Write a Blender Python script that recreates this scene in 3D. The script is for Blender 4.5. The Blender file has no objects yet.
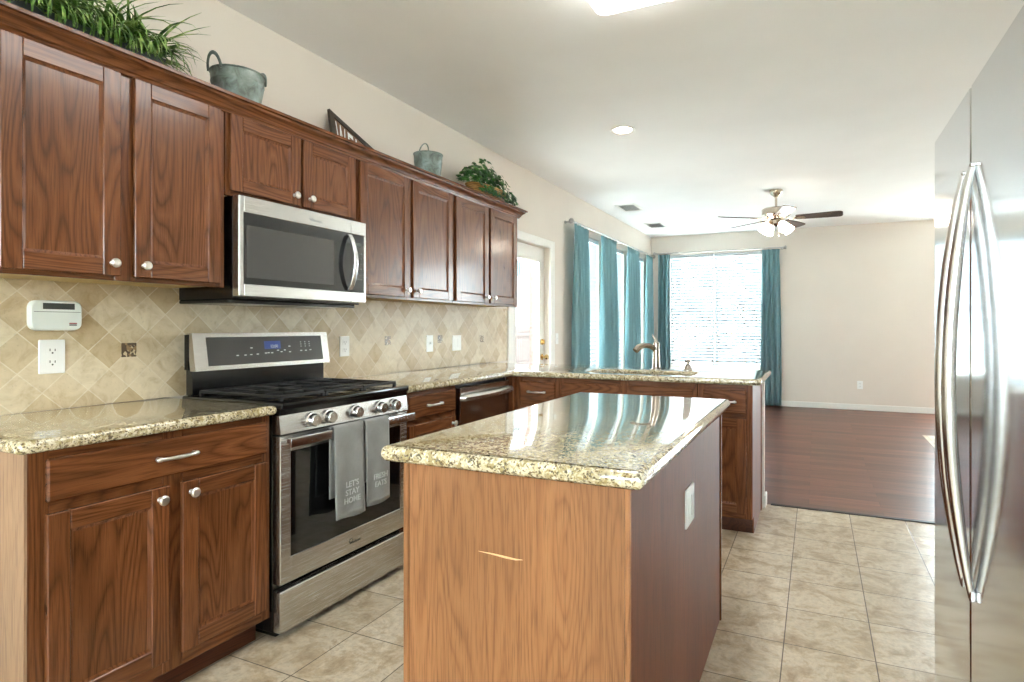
import bpy, bmesh, math, random
from mathutils import Vector, Matrix
random.seed(7)
PI = math.pi
S = bpy.context.scene
COL = S.collection

# ------------------------------------------------------------------ camera
cd = bpy.data.cameras.new('camera')
cam = bpy.data.objects.new('camera', cd)
COL.objects.link(cam)
cd.sensor_width = 36.0
cd.lens = 585.53 / 1024 * 36.0
cd.shift_x = (512 - 551.717) / 1024
cd.shift_y = (327.27 - 341) / 1024
cd.clip_start = 0.05
cam.location = (0, 0, 1.2117)
cam.rotation_euler = (PI / 2, 0, math.radians(24.2737))
S.camera = cam

# ------------------------------------------------------------------ world, exposure
SKY = 10.5
w = bpy.data.worlds.new('sky')
S.world = w
w.use_nodes = True
bgn = w.node_tree.nodes['Background']
bgn.inputs[0].default_value = (0.86, 0.955, 1.0, 1)
bgn.inputs[1].default_value = SKY
S.view_settings.view_transform = 'Standard'
S.view_settings.look = 'None'
S.view_settings.exposure = 1.64
S.view_settings.gamma = 1.0
S.view_settings.use_curve_mapping = False
S.cycles.use_denoising = True
S.cycles.max_bounces = 12
S.cycles.diffuse_bounces = 7
S.cycles.glossy_bounces = 5
S.cycles.transparent_max_bounces = 16
S.cycles.caustics_reflective = False
S.cycles.caustics_refractive = False
S.cycles.sample_clamp_indirect = 6.0

# room numbers (camera stands at x = 0, y = 0)
XW = -2.52; YF = 9.665; ZC = 2.72; XR = 3.4; YB = -3.2
YT = 4.265
DOOR = (4.72, 5.53, 0.0, 2.03)
WL = [(6.22, 7.06), (7.20, 8.12), (8.26, 9.18)]
WLZ = (0.55, 2.31)
WF = (-2.21, -0.77, 0.55, 2.40)
WB_ADDED = (-1.6, 1.0, 0.8, 2.35)  # unseen back wall window, added to bring in more daylight
WR_ADDED = (1.62, 3.3, 0.06, 2.45)  # far wall window hidden by the fridge, added as extra daylight

# ------------------------------------------------------------------ material helpers
def lin(r, g, b):
    f = lambda v: (v / 255 / 12.92) if v <= 10.3 else ((v / 255 + 0.055) / 1.055) ** 2.4
    return (f(r), f(g), f(b), 1.0)

class NT:
    def __init__(s, name):
        s.m = bpy.data.materials.new(name)
        s.m.use_nodes = True
        s.t = s.m.node_tree
        s.n = s.t.nodes; s.l = s.t.links
        s.b = s.n['Principled BSDF']
    def node(s, typ, **kw):
        n = s.n.new(typ)
        for k, v in kw.items(): setattr(n, k, v)
        return n
    def put(s, n, i, v):
        if hasattr(v, 'is_linked') or isinstance(v, bpy.types.NodeSocket): s.l.new(v, n.inputs[i])
        elif v is not None: n.inputs[i].default_value = v
    def math(s, op, a, b=None, clamp=False):
        n = s.node('ShaderNodeMath', operation=op, use_clamp=clamp)
        s.put(n, 0, a)
        if b is not None: s.put(n, 1, b)
        return n.outputs[0]
    def vmath(s, op, a, b=None):
        n = s.node('ShaderNodeVectorMath', operation=op)
        s.put(n, 0, a)
        if b is not None: s.put(n, 1, b)
        return n.outputs[0]
    def noise(s, vec, scale, detail=3, rough=0.55, dist=0.0, out=0):
        n = s.node('ShaderNodeTexNoise')
        s.put(n, 'Vector', vec)
        n.inputs['Scale'].default_value = scale
        n.inputs['Detail'].default_value = detail
        n.inputs['Roughness'].default_value = rough
        n.inputs['Distortion'].default_value = dist
        return n.outputs[out]
    def voronoi(s, vec, scale, feature='F1'):
        n = s.node('ShaderNodeTexVoronoi', feature=feature)
        s.put(n, 'Vector', vec)
        n.inputs['Scale'].default_value = scale
        return n
    def ramp(s, fac, stops, interp='LINEAR'):
        n = s.node('ShaderNodeValToRGB')
        r = n.color_ramp; r.interpolation = interp
        while len(r.elements) < len(stops): r.elements.new(0.5)
        for e, (p, c) in zip(r.elements, stops):
            e.position = p; e.color = c if len(c) == 4 else (*c, 1)
        s.put(n, 0, fac)
        return n.outputs[0]
    def mix(s, fac, a, b, mode='MIX'):
        n = s.node('ShaderNodeMix', data_type='RGBA', blend_type=mode)
        s.put(n, 0, fac); s.put(n, 6, a); s.put(n, 7, b)
        return n.outputs[2]
    def bump(s, h, strength=0.2, dist=0.01):
        n = s.node('ShaderNodeBump')
        n.inputs['Strength'].default_value = strength
        n.inputs['Distance'].default_value = dist
        s.put(n, 'Height', h)
        s.l.new(n.outputs[0], s.b.inputs['Normal'])
    def coord(s, which='Object'):
        return s.node('ShaderNodeTexCoord').outputs[which]
    def pos(s):
        return s.node('ShaderNodeNewGeometry').outputs['Position']
    def set(s, **kw):
        names = dict(color='Base Color', rough='Roughness', metal='Metallic', spec='Specular IOR Level', coat='Coat Weight', coatr='Coat Roughness',
                     emis='Emission Color', emiss='Emission Strength', trans='Transmission Weight', alpha='Alpha', aniso='Anisotropic',
                     sheen='Sheen Weight', sss='Subsurface Weight', ior='IOR', normal='Normal', anrot='Anisotropic Rotation')
        for k, v in kw.items(): s.put(s.b, names[k], v)
        return s.m

def grey(v): return (v, v, v, 1)

def plain(name, col, rough=0.5, metal=0.0, noise=0.06, nscale=30.0, **kw):
    t = NT(name)
    n = t.noise(t.coord(), nscale, 3)
    f = t.ramp(n, [(0.3, grey(1 - noise)), (0.7, grey(1 + noise))])
    t.set(color=t.mix(1.0, col, f, 'MULTIPLY'), rough=rough, metal=metal, **kw)
    return t.m

def oak(name, axis, dark, mid, light, rough=0.27, coat=0.22, ring=20.0, contrast=1.0, spec=0.33):
    t = NT(name)
    r = t.node('ShaderNodeObjectInfo').outputs['Random']
    off = t.node('ShaderNodeCombineXYZ')
    for i, k in enumerate((31.7, 47.3, 23.9)): t.put(off, i, t.math('MULTIPLY', r, k))
    p = t.vmath('ADD', t.coord(), off.outputs[0])
    def st(a, b):
        v = [b, b, b]; v[axis] = a
        return t.vmath('MULTIPLY', p, Vector(v))
    v = t.noise(st(0.75, 7.0), 1.0, 1.5, 0.4, 0.25)
    jit = t.noise(st(5.0, 60.0), 1.0, 2, 0.5)
    rings = t.math('FRACT', t.math('ADD', t.math('MULTIPLY', v, ring), t.math('MULTIPLY', jit, 0.35)))
    g = t.ramp(rings, [(0.0, dark), (0.16, mid), (0.50, light), (0.80, mid), (1.0, dark)])
    pores = t.noise(st(9.0, 300.0), 1.0, 2, 0.6)
    pf = t.ramp(pores, [(0.36, grey(0.60)), (0.50, grey(1.0))])
    blot = t.noise(st(1.2, 4.0), 1.0, 3)
    bf = t.ramp(blot, [(0.3, grey(0.80)), (0.7, grey(1.15))])
    c = t.mix(0.45 * contrast, mid, g)
    c = t.mix(0.75, c, pf, 'MULTIPLY')
    c = t.mix(1.0, c, bf, 'MULTIPLY')
    t.set(color=c, rough=rough, coat=coat, coatr=0.12, spec=spec)
    t.bump(pores, 0.10, 0.002)
    return t.m

M = {}
CD, CM, CL = lin(50, 28, 16), lin(108, 64, 37), lin(130, 82, 50)
for i, a in enumerate('xyz'): M['oak_' + a] = oak('stained_oak_' + a, i, CD, CM, CL)
ID, IM, IL = lin(100, 64, 38), lin(148, 101, 65), lin(164, 117, 78)
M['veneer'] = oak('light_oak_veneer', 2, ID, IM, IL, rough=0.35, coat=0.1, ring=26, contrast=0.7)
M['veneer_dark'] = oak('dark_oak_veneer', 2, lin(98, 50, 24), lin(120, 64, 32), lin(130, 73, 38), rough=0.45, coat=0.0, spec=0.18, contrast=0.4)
M['raw'] = oak('pale_wood_panel', 2, lin(128, 98, 74), lin(156, 125, 98), lin(168, 138, 110), rough=0.5, coat=0, contrast=0.5)
M['maple'] = oak('maple_underside', 1, lin(170, 140, 80), lin(196, 168, 104), lin(206, 180, 120), rough=0.5, coat=0, contrast=0.4)
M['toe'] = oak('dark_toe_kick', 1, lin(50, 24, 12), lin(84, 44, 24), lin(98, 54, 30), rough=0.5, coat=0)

def granite():
    t = NT('granite')
    p = t.pos()
    big = t.noise(p, 13.0, 5, 0.65, 0.5)
    base = t.ramp(big, [(0.30, lin(158, 144, 110)), (0.48, lin(194, 182, 148)), (0.62, lin(212, 202, 174)), (0.75, lin(178, 162, 122))])
    n2 = t.noise(p, 66.0, 3, 0.65, 0.4)
    olive = t.ramp(n2, [(0.50, grey(0)), (0.60, grey(1))])
    c = t.mix(olive, base, lin(158, 142, 100))
    v1 = t.voronoi(p, 200.0)
    sp = t.node('ShaderNodeSeparateColor'); t.put(sp, 0, v1.outputs['Color'])
    n3 = t.noise(p, 44.0, 2, 0.6)
    k = t.math('MULTIPLY', t.ramp(sp.outputs[0], [(0.66, grey(0)), (0.70, grey(1))]), t.ramp(n3, [(0.44, grey(0)), (0.54, grey(1))]))
    c = t.mix(k, c, lin(98, 90, 72))
    k2 = t.math('MULTIPLY', t.ramp(sp.outputs[1], [(0.66, grey(0)), (0.70, grey(1))]), t.ramp(n2, [(0.42, grey(1)), (0.56, grey(0))]))
    c = t.mix(k2, c, lin(224, 216, 192))
    v2 = t.voronoi(p, 240.0)
    sp2 = t.node('ShaderNodeSeparateColor'); t.put(sp2, 0, v2.outputs['Color'])
    k3 = t.ramp(sp2.outputs[0], [(0.86, grey(0)), (0.89, grey(0.8))])
    c = t.mix(k3, c, lin(92, 70, 44))
    t.set(color=c, rough=0.07, spec=0.65, coat=0.6, coatr=0.03)
    return t.m
M['granite'] = granite()

def brick_vec(t, u, v, off=(0, 0)):
    c = t.node('ShaderNodeCombineXYZ')
    t.put(c, 0, t.math('ADD', u, off[0])); t.put(c, 1, t.math('ADD', v, off[1]))
    return c.outputs[0]

def brick(t, vec, bw, bh, mortar, c1, c2, cm, offset=0.0, smooth=0.1, bias=0.0):
    n = t.node('ShaderNodeTexBrick')
    n.offset = offset; n.offset_frequency = 2; n.squash = 1.0
    t.put(n, 'Vector', vec)
    for k, v in (('Color1', c1), ('Color2', c2), ('Mortar', cm)): t.put(n, k, v)
    for k, v in (('Scale', 1.0), ('Mortar Size', mortar), ('Mortar Smooth', smooth), ('Bias', bias), ('Brick Width', bw), ('Row Height', bh)):
        n.inputs[k].default_value = v
    return n

def backsplash_mat():
    t = NT('travertine_tile')
    p = t.pos()
    s = t.node('ShaderNodeSeparateXYZ'); t.put(s, 0, p)
    k = 1 / math.sqrt(2)
    y, z = s.outputs[1], s.outputs[2]
    a = t.math('MULTIPLY', t.math('ADD', y, z), k)
    b = t.math('MULTIPLY', t.math('SUBTRACT', z, y), k)
    # a corner of the diamond grid falls on the accent insets (y 1.443, z 1.121)
    off = (-(1.443 + 1.121) * k + 10.2, -(1.121 - 1.443) * k + 10.2)
    n = brick(t, brick_vec(t, a, b, off), 0.102, 0.102, 0.0022, lin(226, 216, 194), lin(196, 176, 140), lin(228, 220, 202), smooth=0.3)
    m = t.noise(p, 14.0, 5, 0.65, 0.8)
    mf = t.ramp(m, [(0.28, lin(208, 194, 168)), (0.5, lin(240, 235, 226)), (0.72, lin(255, 252, 246))])
    c = t.mix(0.8, n.outputs[0], mf, 'MULTIPLY')
    pit = t.noise(p, 70.0, 3, 0.7)
    pf = t.ramp(pit, [(0.28, grey(0.7)), (0.40, grey(1))])
    c = t.mix(0.5, c, pf, 'MULTIPLY')
    t.set(color=c, rough=0.38, spec=0.4)
    t.bump(t.math('SUBTRACT', 1.0, n.outputs[1]), 0.35, 0.003)
    return t.m
M['backsplash'] = backsplash_mat()

P_T = 0.3104
def floor_tile_mat():
    t = NT('floor_tile')
    p = t.pos()
    s = t.node('ShaderNodeSeparateXYZ'); t.put(s, 0, p)
    vec = brick_vec(t, s.outputs[0], s.outputs[1], (0.112 + 40 * P_T, -3.9664 + 40 * P_T))
    n = brick(t, vec, P_T, P_T, 0.0022, lin(216, 206, 190), lin(198, 186, 166), lin(96, 86, 74), smooth=0.1)
    m = t.noise(p, 8.0, 7, 0.70, 0.45)
    mf = t.ramp(m, [(0.32, lin(180, 156, 122)), (0.46, lin(226, 214, 194)), (0.56, lin(255, 253, 248)), (0.70, lin(200, 178, 146))])
    c = t.mix(0.85, n.outputs[0], mf, 'MULTIPLY')
    m2 = t.noise(p, 38.0, 4, 0.7)
    c = t.mix(0.5, c, t.ramp(m2, [(0.35, grey(0.68)), (0.6, grey(1.08))]), 'MULTIPLY')
    t.set(color=c, rough=0.30, spec=0.45)
    h = t.math('ADD', t.math('SUBTRACT', 1.0, n.outputs[1]), t.math('MULTIPLY', m, 0.25))
    t.bump(h, 0.25, 0.004)
    return t.m
M['tile'] = floor_tile_mat()

def wood_floor_mat():
    t = NT('dark_wood_floor')
    p = t.pos()
    s = t.node('ShaderNodeSeparateXYZ'); t.put(s, 0, p)
    vec = brick_vec(t, s.outputs[0], s.outputs[1], (20.0, 20.0))
    n = brick(t, vec, 1.2, 0.127, 0.0012, lin(114, 68, 52), lin(82, 45, 33), lin(38, 20, 16), offset=0.37)
    g = t.noise(t.vmath('MULTIPLY', p, Vector((3.0, 42.0, 1.0))), 1.0, 4, 0.6, 0.5)
    gf = t.ramp(g, [(0.32, grey(0.5)), (0.65, grey(1.25))])
    c = t.mix(0.8, n.outputs[0], gf, 'MULTIPLY')
    t.set(color=c, rough=0.33, spec=0.32)
    t.bump(g, 0.12, 0.002)
    return t.m
M['wood_floor'] = wood_floor_mat()

def paint(name, col, scale=180.0, strength=0.12, rough=0.65):
    t = NT(name)
    p = t.pos()
    n = t.noise(p, scale, 3, 0.6)
    soft = t.noise(p, 1.6, 2)
    c = t.mix(1.0, col, t.ramp(soft, [(0.3, grey(0.975)), (0.7, grey(1.02))]), 'MULTIPLY')
    t.set(color=c, rough=rough, spec=0.25)
    t.bump(n, strength, 0.004)
    return t.m
M['wall'] = paint('wall_paint', lin(226, 218, 208))
M['ceiling'] = paint('ceiling_paint', lin(243, 243, 242), 120, 0.25, 0.8)
M['trim'] = plain('white_trim_paint', lin(238, 237, 232), 0.35, noise=0.015)
M['white'] = plain('white_plastic', lin(240, 242, 240), 0.3, noise=0.01)
M['off_white'] = plain('off_white_plastic', lin(222, 230, 226), 0.35, noise=0.01)

def steel(name, col=(0.60, 0.59, 0.57, 1), rough=0.27, axis=1, streak=0.012):
    t = NT(name)
    sc = [1500.0] * 3; sc[axis] = 6.0
    n = t.noise(t.vmath('MULTIPLY', t.coord(), Vector(sc)), 1.0, 2, 0.5)
    c = t.mix(1.0, col, t.ramp(n, [(0.3, grey(1 - streak)), (0.7, grey(1 + streak))]), 'MULTIPLY')
    rr = t.math('ADD', t.math('MULTIPLY', n, 0.03), rough - 0.015)
    t.set(color=c, rough=rr, metal=1.0)
    return t.m
M['steel'] = steel('brushed_steel')
M['fridge_steel'] = steel('fridge_steel', (0.66, 0.68, 0.69, 1), 0.115, 1, 0.008)
M['dark_steel'] = steel('dishwasher_steel', (0.42, 0.40, 0.39, 1), 0.20)
M['handle_steel'] = plain('satin_handle', (0.70, 0.71, 0.72, 1), 0.22, 1.0, 0.03)
M['nickel'] = plain('satin_nickel', (0.80, 0.78, 0.73, 1), 0.34, 1.0, 0.03)
M['rod_metal'] = plain('rod_metal', (0.50, 0.48, 0.45, 1), 0.3, 1.0, 0.04)
M['bronze_nickel'] = plain('brushed_faucet_nickel', (0.46, 0.41, 0.36, 1), 0.26, 1.0, 0.05)
M['fan_nickel'] = plain('antique_nickel', (0.55, 0.48, 0.39, 1), 0.24, 1.0, 0.05)
M['brass'] = plain('polished_brass', (0.72, 0.50, 0.20, 1), 0.18, 1.0, 0.04)
M['black'] = plain('black_enamel', lin(16, 16, 17), 0.16, noise=0.02)
M['black_matte'] = plain('black_matte', lin(22, 22, 23), 0.5, noise=0.05)
M['iron'] = plain('cast_iron', lin(30, 30, 31), 0.42, noise=0.15, nscale=120)
M['glass_black'] = plain('black_glass', lin(20, 21, 22), 0.04, noise=0.01, spec=0.7)
M['glass_grey'] = plain('grey_screen_glass', lin(60, 60, 60), 0.06, noise=0.01, spec=0.7)
M['lcd'] = plain('dark_lcd', lin(70, 76, 72), 0.2, noise=0.02)
M['red'] = plain('red_print', lin(150, 50, 60), 0.4)
M['grey_print'] = plain('grey_print', lin(196, 198, 200), 0.5, noise=0.01)
M['towel_print'] = plain('white_print', lin(188, 192, 190), 0.9, noise=0.05)
M['slot'] = plain('socket_slot', lin(40, 40, 42), 0.5)
M['vent_grey'] = plain('vent_grey', lin(165, 168, 170), 0.6)
M['sign_dark'] = plain('dark_sign_wood', lin(66, 56, 46), 0.7, noise=0.2)
M['sign_face'] = plain('brown_sign_face', lin(116, 84, 60), 0.7, noise=0.2)
M['rubber'] = plain('sink_rubber', lin(30, 30, 30), 0.6)
M['sink'] = steel('sink_steel', (0.35, 0.35, 0.34, 1), 0.3)
M['blade'] = oak('dark_fan_blade', 0, lin(40, 30, 26), lin(70, 54, 48), lin(84, 66, 58), rough=0.35, coat=0.1)
M['fence'] = oak('weathered_fence', 2, lin(40, 32, 29), lin(54, 43, 39), lin(60, 48, 44), rough=0.8, coat=0)
M['concrete'] = plain('pale_concrete', lin(218, 216, 210), 0.9, noise=0.08, nscale=6)
M['tape'] = plain('scratch_wood', lin(232, 190, 146), 0.7)

def galvanized():
    t = NT('galvanized_metal')
    p = t.coord()
    n = t.noise(p, 18.0, 4, 0.65, 0.6)
    c = t.ramp(n, [(0.3, lin(92, 94, 90)), (0.48, lin(126, 140, 134)), (0.62, lin(146, 156, 152)), (0.75, lin(98, 94, 90))])
    t.set(color=c, rough=0.5, metal=0.45)
    return t.m
M['galv'] = galvanized()

def curtain_mat():
    t = NT('teal_curtain')
    p = t.coord()
    wv = t.noise(t.vmath('MULTIPLY', p, Vector((400, 400, 60))), 1.0, 2)
    c = t.mix(1.0, lin(142, 180, 187), t.ramp(wv, [(0.3, grey(0.9)), (0.7, grey(1.08))]), 'MULTIPLY')
    t.set(color=c, rough=0.85, sheen=0.2, spec=0.1)
    tr = t.node('ShaderNodeBsdfTranslucent'); t.put(tr, 0, lin(150, 192, 198))
    mx = t.node('ShaderNodeMixShader'); mx.inputs[0].default_value = 0.30
    t.l.new(t.b.outputs[0], mx.inputs[1]); t.l.new(tr.outputs[0], mx.inputs[2])
    t.l.new(mx.outputs[0], t.n['Material Output'].inputs[0])
    return t.m
M['curtain'] = curtain_mat()

def blind_mat():
    t = NT('white_blind_slat')
    n = t.noise(t.coord(), 3.0, 2)
    c = t.mix(n, lin(206, 215, 221), lin(213, 221, 226))
    t.set(color=c, rough=0.45)
    tr = t.node('ShaderNodeBsdfTranslucent'); t.put(tr, 0, lin(225, 236, 242))
    mx = t.node('ShaderNodeMixShader'); mx.inputs[0].default_value = 0.004
    t.l.new(t.b.outputs[0], mx.inputs[1]); t.l.new(tr.outputs[0], mx.inputs[2])
    t.l.new(mx.outputs[0], t.n['Material Output'].inputs[0])
    return t.m
M['blind'] = blind_mat()

def glass_mat():
    t = NT('clear_window_glass')
    tr = t.node('ShaderNodeBsdfTransparent'); tr.inputs[0].default_value = (0.95, 0.97, 0.97, 1)
    gl = t.node('ShaderNodeBsdfGlossy'); gl.inputs['Roughness'].default_value = 0.02
    lw = t.node('ShaderNodeLayerWeight'); lw.inputs[0].default_value = 0.5
    fr = t.node('ShaderNodeMath', operation='MULTIPLY_ADD'); t.put(fr, 0, t.math('POWER', lw.outputs['Facing'], 5.0)); fr.inputs[1].default_value = 0.85; fr.inputs[2].default_value = 0.05
    mx = t.node('ShaderNodeMixShader')
    t.l.new(fr.outputs[0], mx.inputs[0]); t.l.new(tr.outputs[0], mx.inputs[1]); t.l.new(gl.outputs[0], mx.inputs[2])
    t.l.new(mx.outputs[0], t.n['Material Output'].inputs[0])
    return t.m
M['glass'] = glass_mat()

def emitter(name, col, strength):
    t = NT(name)
    n = t.noise(t.coord(), 5.0, 1)
    c = t.mix(n, col, tuple(min(1, v * 1.02) for v in col[:3]) + (1,))
    t.set(color=col, emis=c, emiss=strength, rough=0.4)
    return t.m
M['fluor'] = emitter('fluorescent_diffuser', (1, 0.98, 0.95, 1), 4.5)
M['can_lamp'] = emitter('can_lamp', (1, 0.92, 0.80, 1), 30.0)
M['shade_lit'] = emitter('lit_frosted_shade', (1, 0.90, 0.78, 1), 7.0)
M['clock'] = emitter('clock_display', lin(30, 54, 120), 0.12)

def towel_mat():
    t = NT('grey_terry_towel')
    p = t.coord()
    n = t.noise(p, 420.0, 2, 0.7)
    big = t.noise(p, 14.0, 3)
    c = t.mix(1.0, lin(140, 141, 138), t.ramp(n, [(0.3, grey(0.8)), (0.7, grey(1.12))]), 'MULTIPLY')
    c = t.mix(1.0, c, t.ramp(big, [(0.3, grey(0.88)), (0.7, grey(1.08))]), 'MULTIPLY')
    t.set(color=c, rough=0.95, sheen=0.3, spec=0.1)
    t.bump(n, 0.5, 0.003)
    return t.m
M['towel'] = towel_mat()

def leaf_mat(name, c1, c2, c3):
    t = NT(name)
    n = t.noise(t.coord(), 22.0, 2)
    t.set(color=t.ramp(n, [(0.32, c1), (0.5, c2), (0.68, c3)]), rough=0.4, spec=0.4)
    return t.m
M['grass'] = leaf_mat('grass_blade', lin(34, 66, 28), lin(98, 138, 62), lin(176, 198, 124))
M['ivy'] = leaf_mat('ivy_leaf', lin(14, 48, 20), lin(38, 92, 36), lin(84, 142, 60))
M['planter'] = plain('dark_planter', lin(58, 68, 68), 0.5, noise=0.15)

def wicker():
    t = NT('wicker')
    p = t.coord()
    wv = t.node('ShaderNodeTexWave', wave_type='BANDS', bands_direction='Z'); t.put(wv, 'Vector', p)
    wv.inputs['Scale'].default_value = 26.0; wv.inputs['Distortion'].default_value = 3.0
    t.set(color=t.ramp(wv.outputs[0], [(0.2, lin(110, 74, 34)), (0.7, lin(190, 142, 70))]), rough=0.6)
    t.bump(wv.outputs[0], 0.5, 0.004)
    return t.m
M['wicker'] = wicker()

def mosaic():
    t = NT('mosaic_accent')
    p = t.pos()
    v = t.voronoi(p, 110.0)
    sp = t.node('ShaderNodeSeparateColor'); t.put(sp, 0, v.outputs['Color'])
    t.set(color=t.ramp(sp.outputs[0], [(0.25, lin(92, 76, 58)), (0.5, lin(206, 190, 156)), (0.75, lin(150, 124, 90))], 'CONSTANT'), rough=0.3)
    return t.m
M['mosaic'] = mosaic()

def brick_mat():
    t = NT('pale_brick')
    p = t.pos()
    s = t.node('ShaderNodeSeparateXYZ'); t.put(s, 0, p)
    n = brick(t, brick_vec(t, t.math('ADD', s.outputs[0], s.outputs[1]), s.outputs[2], (20, 20)), 0.2, 0.067, 0.008, lin(76, 50, 42), lin(64, 42, 35), lin(76, 68, 64), offset=0.5)
    t.set(color=n.outputs[0], rough=0.9)
    return t.m
M['brick'] = brick_mat()

def siding_mat():
    t = NT('white_siding')
    p = t.pos()
    s = t.node('ShaderNodeSeparateXYZ'); t.put(s, 0, p)
    f = t.math('FRACT', t.math('MULTIPLY', s.outputs[2], 6.0))
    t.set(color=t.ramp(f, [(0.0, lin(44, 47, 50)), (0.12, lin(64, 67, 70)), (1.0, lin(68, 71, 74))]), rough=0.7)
    return t.m
M['siding'] = siding_mat()

# ------------------------------------------------------------------ mesh builder
def frame(o, u, v, w):
    m = Matrix.Identity(4)
    for i, a in enumerate((u, v, w)):
        for r in range(3): m[r][i] = a[r]
    for r in range(3): m[r][3] = o[r]
    return m

class MB:
    def __init__(s, m=None):
        s.bm = bmesh.new(); s.m = m or Matrix.Identity(4)
    def _add(s, geomverts, mi):
        faces = set()
        for v in geomverts:
            for f in v.link_faces: faces.add(f)
        for f in faces: f.material_index = mi
    def box(s, x0, x1, y0, y1, z0, z1, mi=0, bev=0.0, seg=1):
        r = bmesh.ops.create_cube(s.bm, size=1.0)
        vs = r['verts']
        for v in vs:
            v.co = Vector((x0 + (v.co.x + .5) * (x1 - x0), y0 + (v.co.y + .5) * (y1 - y0), z0 + (v.co.z + .5) * (z1 - z0)))
        s._add(vs, mi)
        if bev > 0:
            es = list({e for v in vs for e in v.link_edges})
            r2 = bmesh.ops.bevel(s.bm, geom=es, offset=bev, segments=seg, affect='EDGES', profile=0.5)
            vs = list({v for f in r2['faces'] for v in f.verts} | {v for v in vs if v.is_valid})
            for f in r2['faces']: f.material_index = mi
        for v in vs: v.co = s.m @ v.co
        return s
    def ring_loft(s, rings, mi=0, cap0=True, cap1=True, closed=True):
        vr = [[s.bm.verts.new(s.m @ Vector(p)) for p in r] for r in rings]
        n = len(rings[0])
        for a, b in zip(vr[:-1], vr[1:]):
            for i in range(n if closed else n - 1):
                j = (i + 1) % n
                f = s.bm.faces.new((a[i], a[j], b[j], b[i])); f.material_index = mi
        if cap0 and n > 2: f = s.bm.faces.new(list(reversed(vr[0]))); f.material_index = mi
        if cap1 and n > 2: f = s.bm.faces.new(vr[-1]); f.material_index = mi
        return s
    def prism(s, poly, h0, h1, mi=0):
        # poly: list of (x, y); extruded along local z
        return s.ring_loft([[(x, y, h0) for x, y in poly], [(x, y, h1) for x, y in poly]], mi)
    def lathe(s, prof, o=(0, 0, 0), axis=(0, 0, 1), n=24, mi=0, caps=True):
        q = Vector((0, 0, 1)).rotation_difference(Vector(axis)).to_matrix()
        o = Vector(o)
        rings = []
        for r, z in prof:
            r = max(r, 1e-4)
            rings.append([o + q @ Vector((r * math.cos(2 * PI * k / n), r * math.sin(2 * PI * k / n), z)) for k in range(n)])
        return s.ring_loft(rings, mi, caps, caps)
    def cyl(s, p0, p1, r, n=16, mi=0, r1=None):
        p0, p1 = Vector(p0), Vector(p1)
        return s.lathe([(r, 0), (r1 if r1 is not None else r, (p1 - p0).length)], p0, (p1 - p0).normalized(), n, mi)
    def tube(s, pts, r, n=10, mi=0, flat=1.0, up=None):
        pts = [Vector(p) for p in pts]
        rings = []
        prev = None
        for i, p in enumerate(pts):
            d = (pts[min(i + 1, len(pts) - 1)] - pts[max(i - 1, 0)]).normalized()
            if prev is None:
                a = Vector(up) if up else (Vector((0, 0, 1)) if abs(d.z) < 0.9 else Vector((1, 0, 0)))
            else: a = prev
            a = (a - d * a.dot(d)).normalized(); prev = a
            b = d.cross(a)
            rr = r[i] if isinstance(r, (list, tuple)) else r
            rings.append([p + a * rr * math.cos(2 * PI * k / n) * flat + b * rr * math.sin(2 * PI * k / n) for k in range(n)])
        return s.ring_loft(rings, mi)
    def sphere(s, c, r, mi=0, sc=(1, 1, 1), n=16):
        rr = bmesh.ops.create_uvsphere(s.bm, u_segments=n, v_segments=n // 2 + 2, radius=r)
        for v in rr['verts']: v.co = s.m @ (Vector((v.co.x * sc[0], v.co.y * sc[1], v.co.z * sc[2])) + Vector(c))
        s._add(rr['verts'], mi)
        return s
    def quad(s, pts, mi=0):
        f = s.bm.faces.new([s.bm.verts.new(s.m @ Vector(p)) for p in pts]); f.material_index = mi
        return s
    def add_mesh(s, me, mat, mi=0):
        n0 = len(s.bm.verts); f0 = len(s.bm.faces)
        s.bm.from_mesh(me)
        s.bm.verts.ensure_lookup_table(); s.bm.faces.ensure_lookup_table()
        for v in s.bm.verts[n0:]: v.co = s.m @ mat @ v.co
        for f in s.bm.faces[f0:]: f.material_index = mi
        return s
    def build(s, name, mats, parent=None, smooth=35, recalc=True):
        if recalc: bmesh.ops.recalc_face_normals(s.bm, faces=s.bm.faces[:])
        me = bpy.data.meshes.new(name)
        s.bm.to_mesh(me); s.bm.free()
        if not isinstance(mats, (list, tuple)): mats = [mats]
        for m in mats: me.materials.append(M[m])
        if smooth:
            for p in me.polygons: p.use_smooth = True
            me.set_sharp_from_angle(angle=math.radians(smooth))
        o = bpy.data.objects.new(name, me)
        COL.objects.link(o)
        if parent: o.parent = parent
        return o

def tag(o, label, cat, group=None, kind=None):
    if label: o['label'] = label
    if cat: o['category'] = cat
    if group: o['group'] = group
    if kind: o['kind'] = kind
    return o

def thing(name, label, cat, loc=(0, 0, 0), group=None, rot=0.0):
    o = bpy.data.objects.new(name, None)
    o.empty_display_size = 0.1
    o.location = loc; o.rotation_euler = (0, 0, rot)
    COL.objects.link(o)
    return tag(o, label, cat, group)

def struct(name, mb, mats, parent=None, smooth=0):
    o = mb.build(name, mats, parent, smooth)
    if parent is None: o['kind'] = 'structure'
    return o

def rel(loc): return Matrix.Translation(-Vector(loc))

def text_mesh(body, size, extrude=0.0008, bold=0.0, spacing=1.0):
    c = bpy.data.curves.new('lettering', 'FONT')
    c.body = body; c.size = size; c.extrude = extrude; c.offset = bold
    c.align_x = 'CENTER'; c.align_y = 'CENTER'; c.space_line = spacing
    c.resolution_u = 3
    o = bpy.data.objects.new('lettering', c)
    COL.objects.link(o)
    dg = bpy.context.evaluated_depsgraph_get()
    me = bpy.data.meshes.new_from_object(o.evaluated_get(dg))
    bpy.data.objects.remove(o); bpy.data.curves.remove(c)
    return me

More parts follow.
